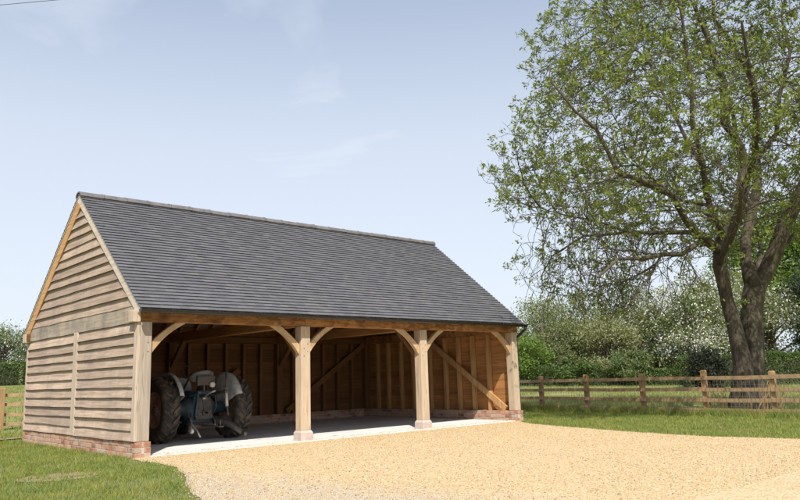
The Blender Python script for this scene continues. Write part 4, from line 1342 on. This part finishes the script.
# stones: little octahedra, dense near the camera side of the drive
def stones(n, x, y, s, label, name='gravel_stones'):
    u = np.array([(1,0,0),(-1,0,0),(0,1,0),(0,-1,0),(0,0,1),(0,0,-.6)], float)
    fa = np.array([(0,2,4),(2,1,4),(1,3,4),(3,0,4),(2,0,5),(1,2,5),(3,1,5),(0,3,5)])
    n = len(x)
    sc = s*(.5+rng.random((n,1,1)))*(.65+.7*rng.random((n,1,3))); sc[:,:,2] *= .7
    a = rng.random(n)*6.28; ca, sa = np.cos(a), np.sin(a)
    P = u[None]*sc + rng.normal(size=(n,6,3))*s*.12
    X = P[:,:,0]*ca[:,None]-P[:,:,1]*sa[:,None]+x[:,None]; Y = P[:,:,0]*sa[:,None]+P[:,:,1]*ca[:,None]+y[:,None]; Z = P[:,:,2]+.016
    V = np.stack([X, Y, Z], 2).reshape(-1, 3)
    F = (fa[None]+6*np.arange(n)[:,None,None]).reshape(-1)
    me = bpy.data.meshes.new(name)
    me.vertices.add(len(V)); me.vertices.foreach_set('co', V.reshape(-1).astype(np.float32))
    me.loops.add(len(F)); me.loops.foreach_set('vertex_index', F.astype(np.int32))
    nf = len(F)//3
    me.polygons.add(nf); me.polygons.foreach_set('loop_start', np.arange(0, nf*3, 3, dtype=np.int32)); me.polygons.foreach_set('loop_total', np.full(nf, 3, dtype=np.int32))
    me.materials.append(M['stone']); me.update(calc_edges=True)
    o = bpy.data.objects.new(name, me); COL.objects.link(o)
    return tag(o, label, kind='stuff')
n = 150000
x = rng.uniform(-3.5, 9.3, n); y = -8 + 8*rng.random(n)
k = in_poly(x+rng.normal(size=n)*.07, y+rng.normal(size=n)*.05, gp)
stones(n, x[k], y[k], .0065, 'loose golden stones lying on the gravel drive')

n = 1300
x = rng.uniform(.25, 8.8, n); y = -.06 + np.abs(rng.normal(size=n))*.16
o_ = stones(n, x, y, .0075, 'stray golden stones kicked up onto the front of the concrete floor', 'stray_stones'); o_.location.z = .018

# ------------------------------------------------------------------ overhead wire
mb = MB()
p0 = Vector((-60, 95, 19)); p1 = Vector((75, -38, 22)); 
a = Vector((4.36, 30.40, 21.74)); b = Vector((6.28, 28.64, 21.95)); d = (b-a).normalized()
pts = []
for k in range(-20, 21):
    t = k*3.0
    pts.append(a + Vector((d.x, d.y, 0)).normalized()*t + Vector((0, 0, .06*t + .0012*t*t)))
o = mb; mb.tube([(p.x, p.y, p.z) for p in pts], .014, 6)
tag(mb.build('overhead_cable', M['cable']), 'thin black overhead cable crossing the sky at the top left corner', 'cable')

# ------------------------------------------------------------------ camera
cd = bpy.data.cameras.new('camera'); co = bpy.data.objects.new('camera', cd); COL.objects.link(co)
r_v = Vector((.74026, -.67164, -.03029)); u_v = Vector((-.09404, -.14805, .9845)); b_v = Vector((-.66571, -.72593, -.17276))
mw = Matrix((( r_v.x, u_v.x, b_v.x, -4.6115), (r_v.y, u_v.y, b_v.y, -11.0269), (r_v.z, u_v.z, b_v.z, 1.0847), (0, 0, 0, 1)))
co.matrix_world = mw
cd.sensor_width = 36; cd.lens = 32.696; cd.clip_start = .05; cd.clip_end = 3000
scene.camera = co

# ------------------------------------------------------------------ light
sun_dir = Vector((-.50, -.70, 1.0)).normalized()      # towards the sun
sd = bpy.data.lights.new('sun', 'SUN'); so = bpy.data.objects.new('sun', sd); COL.objects.link(so)
sd.energy = 4.6; sd.angle = R(.53); sd.color = (1.0, .955, .88)
so.rotation_euler = sun_dir.to_track_quat('Z', 'Y').to_euler()
so.location = (-20, -28, 40)

w = bpy.data.worlds.new('World'); scene.world = w; w.use_nodes = True
nt = w.node_tree; nt.nodes.clear()
out = nt.nodes.new('ShaderNodeOutputWorld'); bg = nt.nodes.new('ShaderNodeBackground')
sky = nt.nodes.new('ShaderNodeTexSky'); sky.sky_type = 'NISHITA'; sky.sun_disc = False
sky.sun_elevation = math.asin(sun_dir.z); sky.sun_rotation = math.atan2(sun_dir.x, sun_dir.y)
sky.air_density = 1.0; sky.dust_density = 1.4; sky.ozone_density = 2.2
tc = nt.nodes.new('ShaderNodeTexCoord')
mp = N(nt, 'ShaderNodeMapping', {'Vector': tc.outputs['Generated'], 'Scale': (1.1, 1.6, 3.6), 'Rotation': (0, 0, .6)})
n1 = N(nt, 'ShaderNodeTexNoise', {'Vector': mp.outputs[0], 'Scale': 1.5, 'Detail': 8.0, 'Roughness': .55, 'Distortion': .5})
sep = N(nt, 'ShaderNodeSeparateXYZ', {0: tc.outputs['Generated']})
veil = ramp(nt, n1.outputs['Fac'], [(.40, (.08,)*3), (.52, (.48,)*3), (.68, (.80,)*3)])
low = ramp(nt, sep.outputs[2], [(.0, (.9,)*3), (.30, (.72,)*3), (.66, (.1,)*3)])
mx = N(nt, 'ShaderNodeMath', {0: veil, 1: low}, operation='MAXIMUM')
c = mixc(nt, mx.outputs[0], sky.outputs[0], (5.2, 5.55, 6.1))
nt.links.new(c, bg.inputs[0]); bg.inputs[1].default_value = .122
nt.links.new(bg.outputs[0], out.inputs[0])

scene.view_settings.view_transform = 'Standard'
scene.view_settings.look = 'None'
scene.view_settings.exposure = 0.42
scene.view_settings.gamma = 1.0
scene.view_settings.use_curve_mapping = False
scene.cycles.use_denoising = True
scene.cycles.max_bounces = 8
